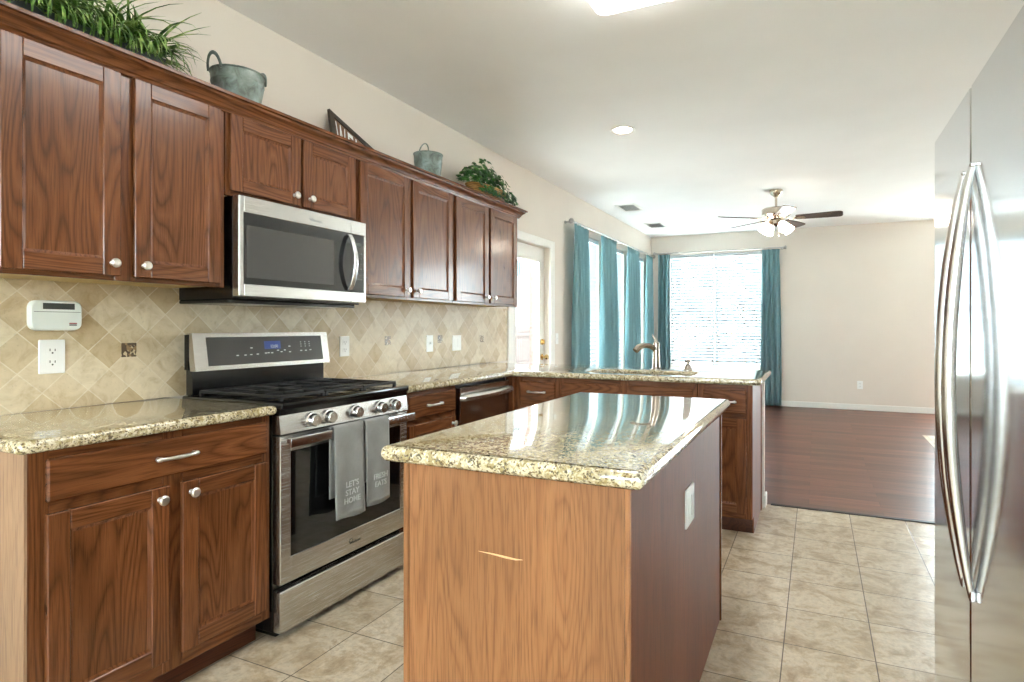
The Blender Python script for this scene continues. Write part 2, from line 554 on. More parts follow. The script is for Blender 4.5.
def rounded(poly, r, n=5):
    out = []
    k = len(poly)
    for i in range(k):
        p = Vector(poly[i]); a = Vector(poly[i - 1]); b = Vector(poly[(i + 1) % k])
        rr = r[i] if isinstance(r, (list, tuple)) else r
        if rr <= 0: out.append(tuple(p)); continue
        d0 = (a - p).normalized(); d1 = (b - p).normalized()
        s0 = p + d0 * rr; s1 = p + d1 * rr
        for t in range(n + 1):
            t /= n
            q = (1 - t) ** 2 * s0 + 2 * t * (1 - t) * p + t * t * s1
            out.append(tuple(q))
    return out

def slab(name, outline, holes, z0, z1, mat, b=0.015):
    c = bpy.data.curves.new(name, 'CURVE')
    c.dimensions = '2D'; c.fill_mode = 'BOTH'
    c.extrude = (z1 - z0) / 2 - b; c.bevel_depth = b; c.bevel_resolution = 3; c.offset = -b
    for poly in [outline] + holes:
        sp = c.splines.new('POLY'); sp.points.add(len(poly) - 1); sp.use_cyclic_u = True
        for q, (x, y) in zip(sp.points, poly): q.co = (x, y, 0, 1)
    o = bpy.data.objects.new(name, c); COL.objects.link(o)
    dg = bpy.context.evaluated_depsgraph_get()
    me = bpy.data.meshes.new_from_object(o.evaluated_get(dg))
    bpy.data.objects.remove(o); bpy.data.curves.remove(c)
    mb = MB(); mb.add_mesh(me, Matrix.Translation((0, 0, (z0 + z1) / 2)))
    bmesh.ops.remove_doubles(mb.bm, verts=mb.bm.verts[:], dist=0.0003)
    return mb.build(name, mat, None, 50)

# ------------------------------------------------------------------ room shell
def grid_wall(mb, along, a0, a1, t0, t1, z0, z1, openings):
    A = sorted({a0, a1} | {o[0] for o in openings} | {o[1] for o in openings})
    Z = sorted({z0, z1} | {o[2] for o in openings} | {o[3] for o in openings})
    for p, q in zip(A[:-1], A[1:]):
        run = None
        cells = []
        for r, s_ in zip(Z[:-1], Z[1:]):
            hole = any(o[0] <= p and q <= o[1] and o[2] <= r and s_ <= o[3] for o in openings)
            if not hole:
                if cells and cells[-1][1] == r: cells[-1][1] = s_
                else: cells.append([r, s_])
        for r, s_ in cells:
            if along == 'y': mb.box(t0, t1, p, q, r, s_)
            else: mb.box(p, q, t0, t1, r, s_)

mb = MB(); grid_wall(mb, 'y', YB - 0.15, YF + 0.15, XW - 0.15, XW, 0, ZC, [DOOR] + [(a, b) + WLZ for a, b in WL])
struct('wall_left', mb, 'wall')
mb = MB(); grid_wall(mb, 'x', XW, XR, YF, YF + 0.15, 0, ZC, [WF, WR_ADDED]); struct('wall_far', mb, 'wall')
mb = MB(); grid_wall(mb, 'x', XW, XR, YB - 0.15, YB, 0, ZC, [WB_ADDED]); struct('wall_back', mb, 'wall')
mb = MB(); mb.box(XR, XR + 0.15, YB - 0.15, YF + 0.15, 0, ZC); struct('wall_right', mb, 'wall')
mb = MB(); mb.box(1.14, 1.26, -1.2, 2.30, 0, ZC); struct('wall_right_partition', mb, 'wall')
mb = MB(); mb.box(XW - 0.15, XR + 0.15, YB - 0.15, YF + 0.15, ZC, ZC + 0.12); struct('ceiling', mb, 'ceiling')
mb = MB(); mb.box(XW - 0.15, XR + 0.15, YB - 0.15, YT, -0.12, 0); struct('floor', mb, 'tile')
mb = MB(); mb.box(XW - 0.15, 1.09, YT, YF + 0.15, -0.12, 0); mb.box(1.09, XR + 0.15, 7.716, YF + 0.15, -0.12, 0)
struct('floor_wood', mb, 'wood_floor')
mb = MB(); mb.box(1.09, XR + 0.15, YT, 7.716, -0.12, 0); struct('floor_entry', mb, 'tile')
mb = MB(); mb.box(-0.28, 1.09, YT - 0.02, YT + 0.02, 0, 0.006, bev=0.004); struct('trim_1', mb, 'black_matte')
def baseboard(mb, x0, x1, y0, y1):
    mb.box(x0, x1, y0, y1, 0, 0.085, bev=0.004)
mb = MB(); baseboard(mb, XW + 0.014, XR, YF - 0.014, YF); struct('baseboard_far', mb, 'trim')
mb = MB(); baseboard(mb, XW, XW + 0.014, 5.66, YF); struct('baseboard_left', mb, 'trim')
# half wall that backs the peninsula, with a little baseboard round its end
mb = MB(); mb.box(XW, -0.318, 4.165, 4.262, 0, 0.876); struct('wall_half', mb, 'wall')
mb = MB(); mb.box(-0.318, -0.304, 4.158, 4.276, 0, 0.085, bev=0.004); mb.box(XW, -0.318, 4.262, 4.276, 0, 0.085, bev=0.004)
struct('baseboard_half', mb, 'trim')
mb = MB(); mb.box(-60, 40, -40, 60, -0.60, -0.45); struct('ground', mb, 'concrete')

# windows --------------------------------------------------------------
def window(n, along, a0, a1, z0, z1, t, sgn, mull=1, rail=True):
    """frame of a sash window set in the wall; t = plane of the outer face, sgn = direction into the room"""
    mb = MB()
    def bx(p, q, r, s_, d0, d1):
        if along == 'y': mb.box(min(t + sgn * d0, t + sgn * d1), max(t + sgn * d0, t + sgn * d1), p, q, r, s_, bev=0.003)
        else: mb.box(p, q, min(t + sgn * d0, t + sgn * d1), max(t + sgn * d0, t + sgn * d1), r, s_, bev=0.003)
    wd = 0.045
    bx(a0, a0 + wd, z0, z1, 0.01, 0.07); bx(a1 - wd, a1, z0, z1, 0.01, 0.07)
    bx(a0 + wd, a1 - wd, z0, z0 + wd, 0.01, 0.07); bx(a0 + wd, a1 - wd, z1 - wd, z1, 0.01, 0.07)
    for k in range(1, mull):
        c = a0 + (a1 - a0) * k / mull
        bx(c - 0.05, c + 0.05, z0 + wd, z1 - wd, 0.01, 0.07)
    if rail:
        zm = (z0 + z1) / 2
        e = [a0 + wd] + [v for k in range(1, mull) for v in (a0 + (a1 - a0) * k / mull - 0.05, a0 + (a1 - a0) * k / mull + 0.05)] + [a1 - wd]
        for i in range(0, len(e), 2): bx(e[i], e[i + 1], zm - 0.025, zm + 0.025, 0.012, 0.06)
    o = struct('window_%d' % n, mb, 'trim', smooth=30)
    g = MB()
    if along == 'y': g.box(min(t + sgn * 0.03, t + sgn * 0.036), max(t + sgn * 0.03, t + sgn * 0.036), a0 + wd, a1 - wd, z0 + wd, z1 - wd)
    else: g.box(a0 + wd, a1 - wd, min(t + sgn * 0.03, t + sgn * 0.036), max(t + sgn * 0.03, t + sgn * 0.036), z0 + wd, z1 - wd)
    g.build('window_pane', 'glass', o, 0)
    return o
for i, (a, b) in enumerate(WL): window(i + 1, 'y', a, b, WLZ[0], WLZ[1], XW - 0.15, 1)
window(4, 'x', WF[0], WF[1], WF[2], WF[3], YF + 0.15, -1, mull=2)
window(5, 'x', WB_ADDED[0], WB_ADDED[1], WB_ADDED[2], WB_ADDED[3], YB - 0.15, 1, mull=3)  # added window behind the camera, lights the kitchen side
window(6, 'x', WR_ADDED[0], WR_ADDED[1], WR_ADDED[2], WR_ADDED[3], YF + 0.15, -1, mull=2)  # added window out of view, brightens the living room and ceiling
# sills
mb = MB()
for a, b in WL: mb.box(XW - 0.06, XW + 0.02, a - 0.03, b + 0.03, WLZ[0] - 0.025, WLZ[0] - 0.0005, bev=0.004)
mb.box(WF[0] - 0.03, WF[1] + 0.03, YF - 0.02, YF + 0.06, WF[2] - 0.025, WF[2] - 0.0005, bev=0.004)
struct('trim_2', mb, 'trim')

def blind(label, along, a0, a1, z0, z1, t, sgn, tilt=68):
    root = thing('window_blind', label, 'window blind', (t, (a0 + a1) / 2, z1) if along == 'y' else ((a0 + a1) / 2, t, z1), 'white slatted blinds in the windows')
    if along == 'y': m0 = frame((0, 0, 0), (0, 1, 0), (sgn, 0, 0), (0, 0, 1))
    else: m0 = frame((0, 0, 0), (1, 0, 0), (0, sgn, 0), (0, 0, 1))
    L = (a1 - a0) / 2 - 0.006
    H = z1 - z0
    h = MB(m0); h.box(-L, L, -0.028, 0.028, -0.055, -0.002, bev=0.004); h.build('headrail', 'blind', root)
    sl = MB(m0)
    n = int((H - 0.10) / 0.050)
    ca, sa = math.cos(math.radians(tilt)), math.sin(math.radians(tilt))
    for k in range(n):
        zc = -0.085 - k * 0.050
        ring = []
        for (u, v) in ((-0.025, 0), (-0.0125, 0.0018), (0, 0.0026), (0.0125, 0.0018), (0.025, 0), (0.0125, -0.0004), (0, 0.0004), (-0.0125, -0.0004)):
            ring.append((u * ca - v * sa, zc + u * sa + v * ca))
        sl.ring_loft([[(x, p[0], p[1]) for p in ring] for x in (-L, L)])
    sl.build('slats', 'blind', root)
    zb = -0.085 - n * 0.050
    br = MB(m0); br.box(-L, L, -0.025, 0.025, zb - 0.012, zb + 0.006, bev=0.003); br.build('bottom_rail', 'blind', root)
    co = MB(m0)
    for x in (-L * 0.7, L * 0.7) if L < 0.6 else (-L * 0.8, -L*0.12, L*0.12, L * 0.8):
        for y in (-0.026, 0.026): co.cyl((x, y, zb), (x, y, -0.05), 0.0012, 6)
    co.build('ladder_cord', 'blind', root)
    return root
blind('white slatted blind on the left wall in the window nearest the patio door', 'y', WL[0][0], WL[0][1], WLZ[0], WLZ[1], XW - 0.035, 1)
blind('white slatted blind on the left wall in the middle of its three windows', 'y', WL[1][0], WL[1][1], WLZ[0], WLZ[1], XW - 0.035, 1)
blind('white slatted blind on the left wall in the window nearest the room corner', 'y', WL[2][0], WL[2][1], WLZ[0], WLZ[1], XW - 0.035, 1)
wm = (WF[0] + WF[1]) / 2
blind('white slatted blind over the left half of the far wall window', 'x', WF[0], wm - 0.002, WF[2], WF[3], YF + 0.035, -1)
blind('white slatted blind over the right half of the far wall window', 'x', wm + 0.002, WF[1], WF[2], WF[3], YF + 0.035, -1)

# patio door -------------------------------------------------------------
def patio_door():
    y0, y1, z0, z1 = DOOR
    X = XW - 0.06
    mb = MB()
    g0, g1, h0, h1 = 4.865, 5.395, 0.26, 1.885
    mb.box(X - 0.045, X, y0 + 0.004, g0, 0.008, z1 - 0.004); mb.box(X - 0.045, X, g1, y1 - 0.004, 0.008, z1 - 0.004)
    mb.box(X - 0.045, X, g0, g1, 0.008, h0); mb.box(X - 0.045, X, g0, g1, h1, z1 - 0.004)
    for p, q, r, s_ in ((g0 - 0.02, g0 + 0.012, h0 - 0.02, h1 + 0.02), (g1 - 0.012, g1 + 0.02, h0 - 0.02, h1 + 0.02), (g0 + .012, g1 - .012, h0 - .02, h0 + .012), (g0 + .012, g1 - .012, h1 - .012, h1 + .02)):
        mb.box(X, X + 0.012, p, q, r, s_, bev=0.004)
    d = struct('door_1', mb, 'trim')
    g = MB(); g.box(X - 0.026, X - 0.020, g0, g1, h0, h1); g.build('door_glass', 'glass', d, 0)
    for z in (0.25, 1.072, 1.86):
        h = MB(); h.box(X - 0.002, X + 0.003, y0 + 0.002, y0 + 0.022, z - 0.05, z + 0.05); h.cyl((X + 0.006, y0 + 0.002, z - 0.05), (X + 0.006, y0 + 0.002, z + 0.05), 0.007, 10)
        h.build('hinge', 'brass', d)
    k = MB()
    k.lathe([(0.0, 0), (0.032, 0), (0.032, 0.008), (0.012, 0.012), (0.011, 0.035), (0.026, 0.045), (0.029, 0.058), (0.022, 0.07), (0, 0.072)], (X, 5.47, 0.905), (1, 0, 0))
    k.build('door_knob', 'brass', d)
    k = MB(); k.lathe([(0.0, 0), (0.031, 0), (0.031, 0.01), (0.02, 0.016), (0, 0.016)], (X, 5.47, 1.06), (1, 0, 0)); k.box(X + .014, X + .034, 5.463, 5.477, 1.035, 1.085, bev=.004)
    k.build('deadbolt', 'brass', d)
    t = MB()
    t.box(XW - 0.001, XW + 0.018, y0 - 0.105, y0 + 0.0, 0, z1 + 0.08, bev=0.005)
    t.box(XW - 0.001, XW + 0.018, y1 + 0.0, y1 + 0.105, 0, z1 + 0.08, bev=0.005)
    t.box(XW - 0.001, XW + 0.0175, y0, y1, z1, z1 + 0.08, bev=0.005)
    struct('trim_3', t, 'trim', smooth=30)
patio_door()

# outside the door ---------------------------------------------------------
mb = MB()
for k in range(60):
    y = 11.0 + k * 0.145
    mb.box(-8.03, -8.0, y, y + 0.14, -0.45, 1.22 + 0.01 * (k % 2))
mb.box(-8.0, -7.96, 11.0, 19.7, 0.95, 1.04); mb.box(-8.0, -7.96, 11.0, 19.7, 0.1, 0.19)
tag(mb.build('wood_fence', 'fence'), 'pale wooden board fence seen through the patio door glass', 'fence')
mb = MB(); mb.box(-4.3, -4.0, 8.65, 8.95, -0.45, 3.2); mb.box(-4.36, -3.94, 8.59, 9.01, -0.45, -0.25)
tag(mb.build('brick_column', 'brick', None, 0), 'pale brick porch column seen through the patio door glass', 'column')
nb = thing('neighbor_house', 'white house wall with a tiny window beyond the board fence', 'house', (-14, 26, -0.45))
mb = MB(rel((-14, 26, -0.45))); mb.box(-14.4, -14.0, 17, 36, -0.45, 6.2); mb.build('wall_siding', 'siding', nb, 0)
mb = MB(rel((-14, 26, -0.45)))
for p, q, r, s_ in ((26.72, 26.78, 3.9, 4.6), (27.22, 27.28, 3.9, 4.6), (26.97, 27.03, 3.9, 4.6), (26.78, 27.22, 3.84, 3.9), (26.78, 27.22, 4.6, 4.66)): mb.box(-14.0, -13.94, p, q, r, s_)
mb.build('window_frame', 'planter', nb, 0)

# ceiling fixtures -----------------------------------------------------------
root = thing('fluorescent_light', 'white boxy fluorescent ceiling light above the kitchen island', 'ceiling light', (-0.685, 1.915, ZC - 0.002))
m0 = Matrix.Identity(4)
mb = MB(); mb.box(-0.235, 0.235, -0.62, 0.62, -0.035, 0, bev=0.006); mb.build('housing', 'trim', root)
mb = MB()
prof = rounded([(-0.225, -0.61), (0.225, -0.61), (0.225, 0.61), (-0.225, 0.61)], 0.05)
prof2 = [(x * 0.93, y * 0.975) for x, y in prof]
mb.ring_loft([[(x, y, -0.035) for x, y in prof], [(x, y, -0.075) for x, y in prof], [(x, y, -0.098) for x, y in prof2]])
mb.build('diffuser', 'fluor', root)

root = thing('recessed_light', 'small round recessed can light in the ceiling before the windows', 'ceiling light', (-1.344, 4.305, ZC))
mb = MB(); mb.lathe([(0.068, 0.0), (0.068, -0.003), (0.095, -0.007), (0.098, 0.0)], n=32, caps=False); mb.build('trim_ring', 'trim', root)
mb = MB(); mb.lathe([(0.0, -0.001), (0.066, -0.001), (0.05, -0.004), (0.0, -0.006)], n=32, caps=False); mb.build('lamp_lens', 'can_lamp', root)

for x, y, lb in ((-2.14, 7.12, 'white ceiling air register nearer the patio door'), (-2.16, 8.52, 'white ceiling air register nearer the far window')):
    root = thing('ceiling_vent', lb, 'air vent', (x, y, ZC), 'white ceiling air registers')
    mb = MB()
    for p, q, r, s_ in ((-0.13, 0.13, -0.21, -0.175), (-0.13, 0.13, 0.175, 0.21), (-0.13, -0.10, -0.175, 0.175), (0.10, 0.13, -0.175, 0.175)): mb.box(p, q, r, s_, -0.008, 0, bev=0.002)
    mb.build('vent_frame', 'trim', root)
    mb = MB(); mb.box(-0.10, 0.10, -0.175, 0.175, -0.002, 0); mb.build('vent_throat', 'vent_grey', root)
    mb = MB()
    for k in range(7):
        yy = -0.150 + k * 0.05
        mb.ring_loft([[(xx, yy - 0.022, -0.010), (xx, yy - 0.020, -0.011), (xx, yy + 0.022, -0.003), (xx, yy + 0.020, -0.002)] for xx in (-0.10, 0.10)])
    mb.build('vent_louver', 'trim', root)

# ceiling fan -----------------------------------------------------------------
def fan():
    loc = (-0.398, 6.878, ZC)
    root = thing('ceiling_fan', 'nickel ceiling fan with dark blades and lit glass shades', 'ceiling fan', loc)
    mb = MB(); mb.lathe([(0.068, 0.0), (0.07, -0.02), (0.055, -0.05), (0.022, -0.075), (0.018, -0.08)], n=28); mb.build('canopy', 'fan_nickel', root)
    mb = MB(); mb.cyl((0, 0, -0.20), (0, 0, -0.07), 0.0125); mb.build('downrod', 'fan_nickel', root)
    mb = MB(); mb.lathe([(0.03, -0.185), (0.06, -0.195), (0.135, -0.205), (0.148, -0.215), (0.148, -0.275), (0.135, -0.290), (0.10, -0.30), (0.085, -0.32), (0.03, -0.325)], n=36)
    mb.build('motor_housing', 'fan_nickel', root)
    mb = MB(); mb.lathe([(0.05, -0.325), (0.065, -0.335), (0.065, -0.375), (0.04, -0.395), (0.012, -0.405)], n=28); mb.build('light_fitter', 'fan_nickel', root)
    for k in range(5):
        a = math.radians(-3 + 72 * k)
        R = Matrix.Rotation(a, 4, 'Z')
        tilt = Matrix.Rotation(math.radians(-13), 4, 'X')
        m = R @ Matrix.Translation((0, 0, -0.315)) @ tilt
        bl = MB(m)
        out = rounded([(0.20, -0.055), (0.66, -0.072), (0.66, 0.072), (0.20, 0.055)], [0.02, 0.05, 0.05, 0.02], 6)
        bl.prism(out, -0.004, 0.004)
        b = bl.build('blade', 'blade', root)
        ir = MB(R @ Matrix.Translation((0, 0, -0.315)))
        ir.tube([(0.09, 0, 0.01), (0.14, 0, -0.012), (0.19, 0, -0.012), (0.21, 0, -0.010)], [0.014, 0.012, 0.014, 0.016], 8, flat=0.5)
        ir.m = m
        ir.prism(rounded([(0.19, -0.02), (0.28, -0.042), (0.30, 0), (0.28, 0.042), (0.19, 0.02)], 0.012), -0.010, -0.0045)
        ir.build('blade_iron', 'fan_nickel', b)
    for k in range(4):
        a = math.radians(35 + 90 * k)
        d = Vector((math.cos(a), math.sin(a), 0))
        ax = (d * 0.72 + Vector((0, 0, -0.70))).normalized()
        st = Vector((0, 0, -0.36)) + d * 0.055
        arm = MB(); arm.tube([Vector((0, 0, -0.355)) + d * 0.05, st + d * 0.02, st + d * 0.03 + ax * 0.02], 0.011, 10); 
        arm.lathe([(0.018, 0), (0.026, 0.012), (0.027, 0.03)], st + d * 0.022, ax)
        arm.build('shade_arm', 'fan_nickel', root)
        sh = MB(); sh.lathe([(0.022, 0.0), (0.030, 0.010), (0.044, 0.034), (0.051, 0.064), (0.056, 0.088), (0.061, 0.100), (0.058, 0.100), (0.048, 0.064), (0.040, 0.034), (0.018, 0.007)], st + d * 0.024 + ax * 0.022, ax, 24)
        sh.build('lamp_shade', 'shade_lit', root)
    for dx, L in ((0.03, 0.13), (-0.025, 0.10)):
        ch = MB(); ch.cyl((dx, -0.05, -0.37 - L), (dx, -0.05, -0.37), 0.0018, 6); ch.lathe([(0.002, 0.0), (0.006, -0.008), (0.006, -0.02), (0.002, -0.026)], (dx, -0.05, -0.37 - L), n=10)
        ch.build('pull_chain', 'nickel', root)
fan()

# ------------------------------------------------------------------ cabinets
KNOB = [(0.0, 0.0), (0.008, 0.0), (0.0055, 0.005), (0.005, 0.012), (0.011, 0.016), (0.0155, 0.021), (0.0155, 0.025), (0.011, 0.029), (0.0, 0.030)]

def cab_door(root, F, u0, u1, v0, v1, hz, knob=None, name='door', rail=0.055):
    """framed door with a recessed panel; F maps (u, v, w) to root space; w = 0 is the cabinet face"""
    m = MB(F)
    T = 0.019
    r = rail
    bv = 0.0025
    m.box(u0, u0 + r, v0, v1, 0.001, T, 0, bev=bv); m.box(u1 - r, u1, v0, v1, 0.001, T, 0, bev=bv)
    m.box(u0 + r - 0.0005, u1 - r + 0.0005, v0, v0 + r, 0.001, T - 0.0004, 1, bev=bv); m.box(u0 + r - 0.0005, u1 - r + 0.0005, v1 - r, v1, 0.001, T - 0.0004, 1, bev=bv)
    # inner sloping bead
    a0, a1, b0, b1 = u0 + r - 0.001, u1 - r + 0.001, v0 + r - 0.001, v1 - r + 0.001
    k = 0.011
    outer = [(a0, b0, T - 0.004), (a1, b0, T - 0.004), (a1, b1, T - 0.004), (a0, b1, T - 0.004)]
    inner = [(a0 + k, b0 + k, 0.010), (a1 - k, b0 + k, 0.010), (a1 - k, b1 - k, 0.010), (a0 + k, b1 - k, 0.010)]
    m.ring_loft([outer, inner], 0, False, False)
    d = m.build(name, ['oak_z', hz], root, 30)
    p = MB(F); p.box(u0 + r - 0.004, u1 - r + 0.004, v0 + r - 0.004, v1 - r + 0.004, 0.003, 0.0102); p.build('door_panel', 'oak_z', d, 0)
    if knob:
        kn = MB(F); kn.lathe(KNOB, (knob[0], knob[1], T), (0, 0, 1), 20); kn.build('knob', 'nickel', d)
    return d

def cab_drawer(root, F, u0, u1, v0, v1, hz, pull=True, name='drawer'):
    m = MB(F); T = 0.019
    m.box(u0, u1, v0, v1, 0.001, T, 0, bev=0.005)
    d = m.build(name, [hz], root, 30)
    if pull:
        c = (u0 + u1) / 2; vc = (v0 + v1) / 2
        h = MB(F)
        L = 0.058
        pts = [(c - L, vc, T), (c - L, vc, T + 0.016)] + [(c - L + 2 * L * t, vc, T + 0.016 + 0.010 * math.sin(PI * t)) for t in (0.08, 0.2, 0.35, 0.5, 0.65, 0.8, 0.92)] + [(c + L, vc, T + 0.016), (c + L, vc, T)]
        h.tube(pts, [0.007, 0.006, 0.0055, 0.005, 0.0055, 0.006, 0.0055, 0.005, 0.0055, 0.006, 0.007], 10)
        for s_ in (-1, 1): h.sphere((c + s_ * L, vc, T + 0.013), 0.0095, sc=(1.3, 0.8, 0.9), n=12)
        h.build('drawer_pull', 'nickel', d)
    return d

# wall cabinets (face toward +x)
XU = -2.19; ZUB = 1.372; ZUT = 2.130
def wall_cab(label, y0, y1, zb, doors, knobs, doorz):
    loc = (XW, y0, zb)
    root = thing('wall_cabinet', label, 'cabinet', loc, 'oak wall cabinets')
    R = rel(loc)
    m = MB(R)
    e = 0.001
    m.box(XW + 0.002, XU - 0.02, y0 + e, y1 - e, zb + 0.012, ZUT)
    m.build('carcass', 'oak_z', root, 0)
    m = MB(R); m.box(XW + 0.012, XU - 0.021, y0 + 0.012, y1 - 0.012, zb + 0.006, zb + 0.0119); m.build('underside', 'maple', root, 0)
    m = MB(R)
    st = [y0 + e]
    # face frame: outer stiles, centre stile, rails
    dv = sorted(doors)
    s_edges = [(y0 + e, dv[0][0] + 0.012)] + [(dv[i][1] - 0.012, dv[i + 1][0] + 0.012) for i in range(len(dv) - 1)] + [(dv[-1][1] - 0.012, y1 - e)]
    for a, b in s_edges: m.box(XU - 0.02, XU, a, b, zb, ZUT, 0, bev=0.0015)
    for i in range(len(dv)):
        a, b = s_edges[i][1], s_edges[i + 1][0]
        m.box(XU - 0.02, XU - 0.0005, a, b, zb, doorz[0] + 0.012, 1, bev=0.001); m.box(XU - 0.02, XU - 0.0005, a, b, doorz[1] - 0.012, ZUT, 1, bev=0.001)
        m.box(XU - 0.02, XU - 0.015, a, b, doorz[0], doorz[1], 0)
    m.build('face_frame', ['oak_z', 'oak_y'], root, 0)
    F = R @ frame((XU, 0, 0), (0, 1, 0), (0, 0, 1), (1, 0, 0))
    for (a, b), k in zip(doors, knobs):
        cab_door(root, F, a, b, doorz[0], doorz[1], 'oak_y', (k, doorz[0] + 0.042))
    return root
wall_cab('two door oak wall cabinet left of the microwave under the grassy planter', 0.862, 1.622, ZUB, [(0.896, 1.224), (1.269, 1.596)], [1.195, 1.297], (1.387, 2.085))
wall_cab('short two door oak wall cabinet right above the microwave', 1.624, 2.376, 1.752, [(1.638, 1.994), (2.010, 2.348)], [1.955, 2.045], (1.772, 2.085))
wall_cab('two door oak wall cabinet just right of the microwave', 2.378, 3.258, ZUB, [(2.384, 2.796), (2.824, 3.240)], [2.762, 2.860], (1.387, 2.085))
wall_cab('two door oak wall cabinet at the run end under the ivy basket', 3.260, 4.184, ZUB, [(3.280, 3.700), (3.730, 4.140)], [3.665, 3.766], (1.387, 2.085))

# crown moulding swept along the front and round the right end
def crown():
    prof = [(0.0, 2.086), (0.010, 2.086), (0.014, 2.096), (0.020, 2.100), (0.024, 2.112), (0.036, 2.124), (0.046, 2.130), (0.050, 2.138), (0.060, 2.140), (0.060, 2.152), (0.0, 2.152)]
    mb = MB()
    e = 0.0015
    y1 = 4.185
    y0 = 0.861
    rs = [(XW + 0.002, y0 - d, z) for d, z in prof]
    r0 = [(XU + e + d, y0 - d, z) for d, z in prof]
    r1 = [(XU + e + d, y1 + d, z) for d, z in prof]
    r2 = [(XW + 0.002, y1 + d, z) for d, z in prof]
    mb.ring_loft([rs, r0, r1, r2])
    tag(mb.build('crown_molding', 'oak_y', None, 30), 'stained oak crown molding along the top of the wall cabinets', 'crown molding')
crown()

# base cabinets along the left wall
XF = -1.906; ZBT = 0.878
def base_cab(label, y0, y1, doors, drawers, knobs, end=None, depth0=XW + 0.002):
    loc = (XW, y0, 0)
    root = thing('base_cabinet', label, 'cabinet', loc, 'oak base cabinets')
    R = rel(loc)
    e = 0.001
    m = MB(R)
    m.box(depth0, XF - 0.02, y0 + e, y1 - e, 0.10, ZBT)
    m.build('carcass', 'oak_z', root, 0)
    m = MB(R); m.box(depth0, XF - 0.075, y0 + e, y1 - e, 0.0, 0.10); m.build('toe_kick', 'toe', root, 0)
    if end:
        m = MB(R); m.box(depth0, XF - 0.0005, y0 - 0.006, y0 + 0.0009, 0.10, ZBT); m.box(depth0, XF - 0.075, y0 - 0.006, y0 + 0.0009, 0.0, 0.10); m.build('end_panel', 'raw', root, 0)
    m = MB(R)
    dv = sorted(doors)
    s_edges = [(y0 + e, dv[0][0] + 0.012)] + [(dv[i][1] - 0.012, dv[i + 1][0] + 0.012) for i in range(len(dv) - 1)] + [(dv[-1][1] - 0.012, y1 - e)]
    for a, b in s_edges: m.box(XF - 0.02, XF, a, b, 0.10, ZBT, 0, bev=0.0015)
    for i in range(len(dv)):
        a, b = s_edges[i][1], s_edges[i + 1][0]
        for r, s_ in ((0.10, 0.157), (0.692, 0.748), (0.843, ZBT)): m.box(XF - 0.02, XF - 0.0005, a, b, r, s_, 1, bev=0.001)
        m.box(XF - 0.02, XF - 0.015, a, b, 0.157, 0.843, 0)
    m.build('face_frame', ['oak_z', 'oak_y'], root, 0)
    F = R @ frame((XF, 0, 0), (0, 1, 0), (0, 0, 1), (1, 0, 0))
    for (a, b), k in zip(doors, knobs): cab_door(root, F, a, b, 0.145, 0.704, 'oak_y', (k, 0.667))
    for a, b in drawers: cab_drawer(root, F, a, b, 0.736, 0.855, 'oak_y')
    return root
base_cab('oak base cabinet left of the range with one wide drawer', 0.842, 1.600, [(0.880, 1.208), (1.250, 1.576)], [(0.880, 1.576)], [1.176, 1.278], end=True)
base_cab('narrow oak base cabinet between the range and the dishwasher', 2.398, 2.868, [(2.420, 2.846)], [(2.420, 2.846)], [2.812])

# peninsula cabinets (face toward -y)
YP = 3.55; XP1 = -0.338
def pen_cab(label, x0, x1, doors, drawers, pulls, knobs, end=False, filler=None):
    loc = (x0, YP, 0)
    root = thing('base_cabinet', label, 'cabinet', loc, 'oak base cabinets')
    R = rel(loc); e = 0.001
    m = MB(R); m.box(x0 + e, x1 - e, YP + 0.02, 4.162, 0.10, 0.70); m.box(x0 + e, x0 + 0.018, YP + .02, 4.162, 0.70, ZBT); m.box(x1 - 0.018, x1 - e, YP + .02, 4.162, .70, ZBT); m.box(x0 + 0.018, x1 - 0.018, YP + 0.02, YP + 0.035, 0.70, ZBT); m.build('carcass', 'oak_z', root, 0)
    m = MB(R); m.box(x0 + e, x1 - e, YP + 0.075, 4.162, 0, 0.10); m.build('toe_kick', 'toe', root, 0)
    if end:
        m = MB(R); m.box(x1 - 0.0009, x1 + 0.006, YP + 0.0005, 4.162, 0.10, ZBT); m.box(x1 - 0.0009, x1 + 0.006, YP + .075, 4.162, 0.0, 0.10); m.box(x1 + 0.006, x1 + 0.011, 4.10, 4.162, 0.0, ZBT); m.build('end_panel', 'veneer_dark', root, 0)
    m = MB(R)
    dv = sorted(drawers)
    s_edges = [(x0 + e, dv[0][0] + 0.012)] + [(dv[i][1] - 0.012, dv[i + 1][0] + 0.012) for i in range(len(dv) - 1)] + [(dv[-1][1] - 0.012, x1 - e)]
    for a, b in s_edges: m.box(a, b, YP, YP + 0.02, 0.10, ZBT, 0, bev=0.0015)
    for i in range(len(dv)):
        a, b = s_edges[i][1], s_edges[i + 1][0]
        for r, s_ in ((0.10, 0.145), (0.672, 0.725), (0.836, ZBT)): m.box(a, b, YP + 0.0005, YP + 0.02, r, s_, 1, bev=0.001)
        m.box(a, b, YP + 0.015, YP + 0.02, 0.145, 0.836, 0)
    m.build('face_frame', ['oak_z', 'oak_x'], root, 0)
    F = R @ frame((0, YP, 0), (1, 0, 0), (0, 0, 1), (0, -1, 0))
    for (a, b), k in zip(doors, knobs): cab_door(root, F, a, b, 0.132, 0.684, 'oak_x', (k, 0.645))
    for a, b in drawers: cab_drawer(root, F, a, b, 0.712, 0.846, 'oak_x', pulls, 'drawer' if pulls else 'false_drawer_front')
    return root
pen_cab('oak base cabinet in the inside corner beside the dishwasher with one small drawer', -1.868, -1.545, [(-1.832, -1.572)], [(-1.832, -1.572)], True, [-1.60])
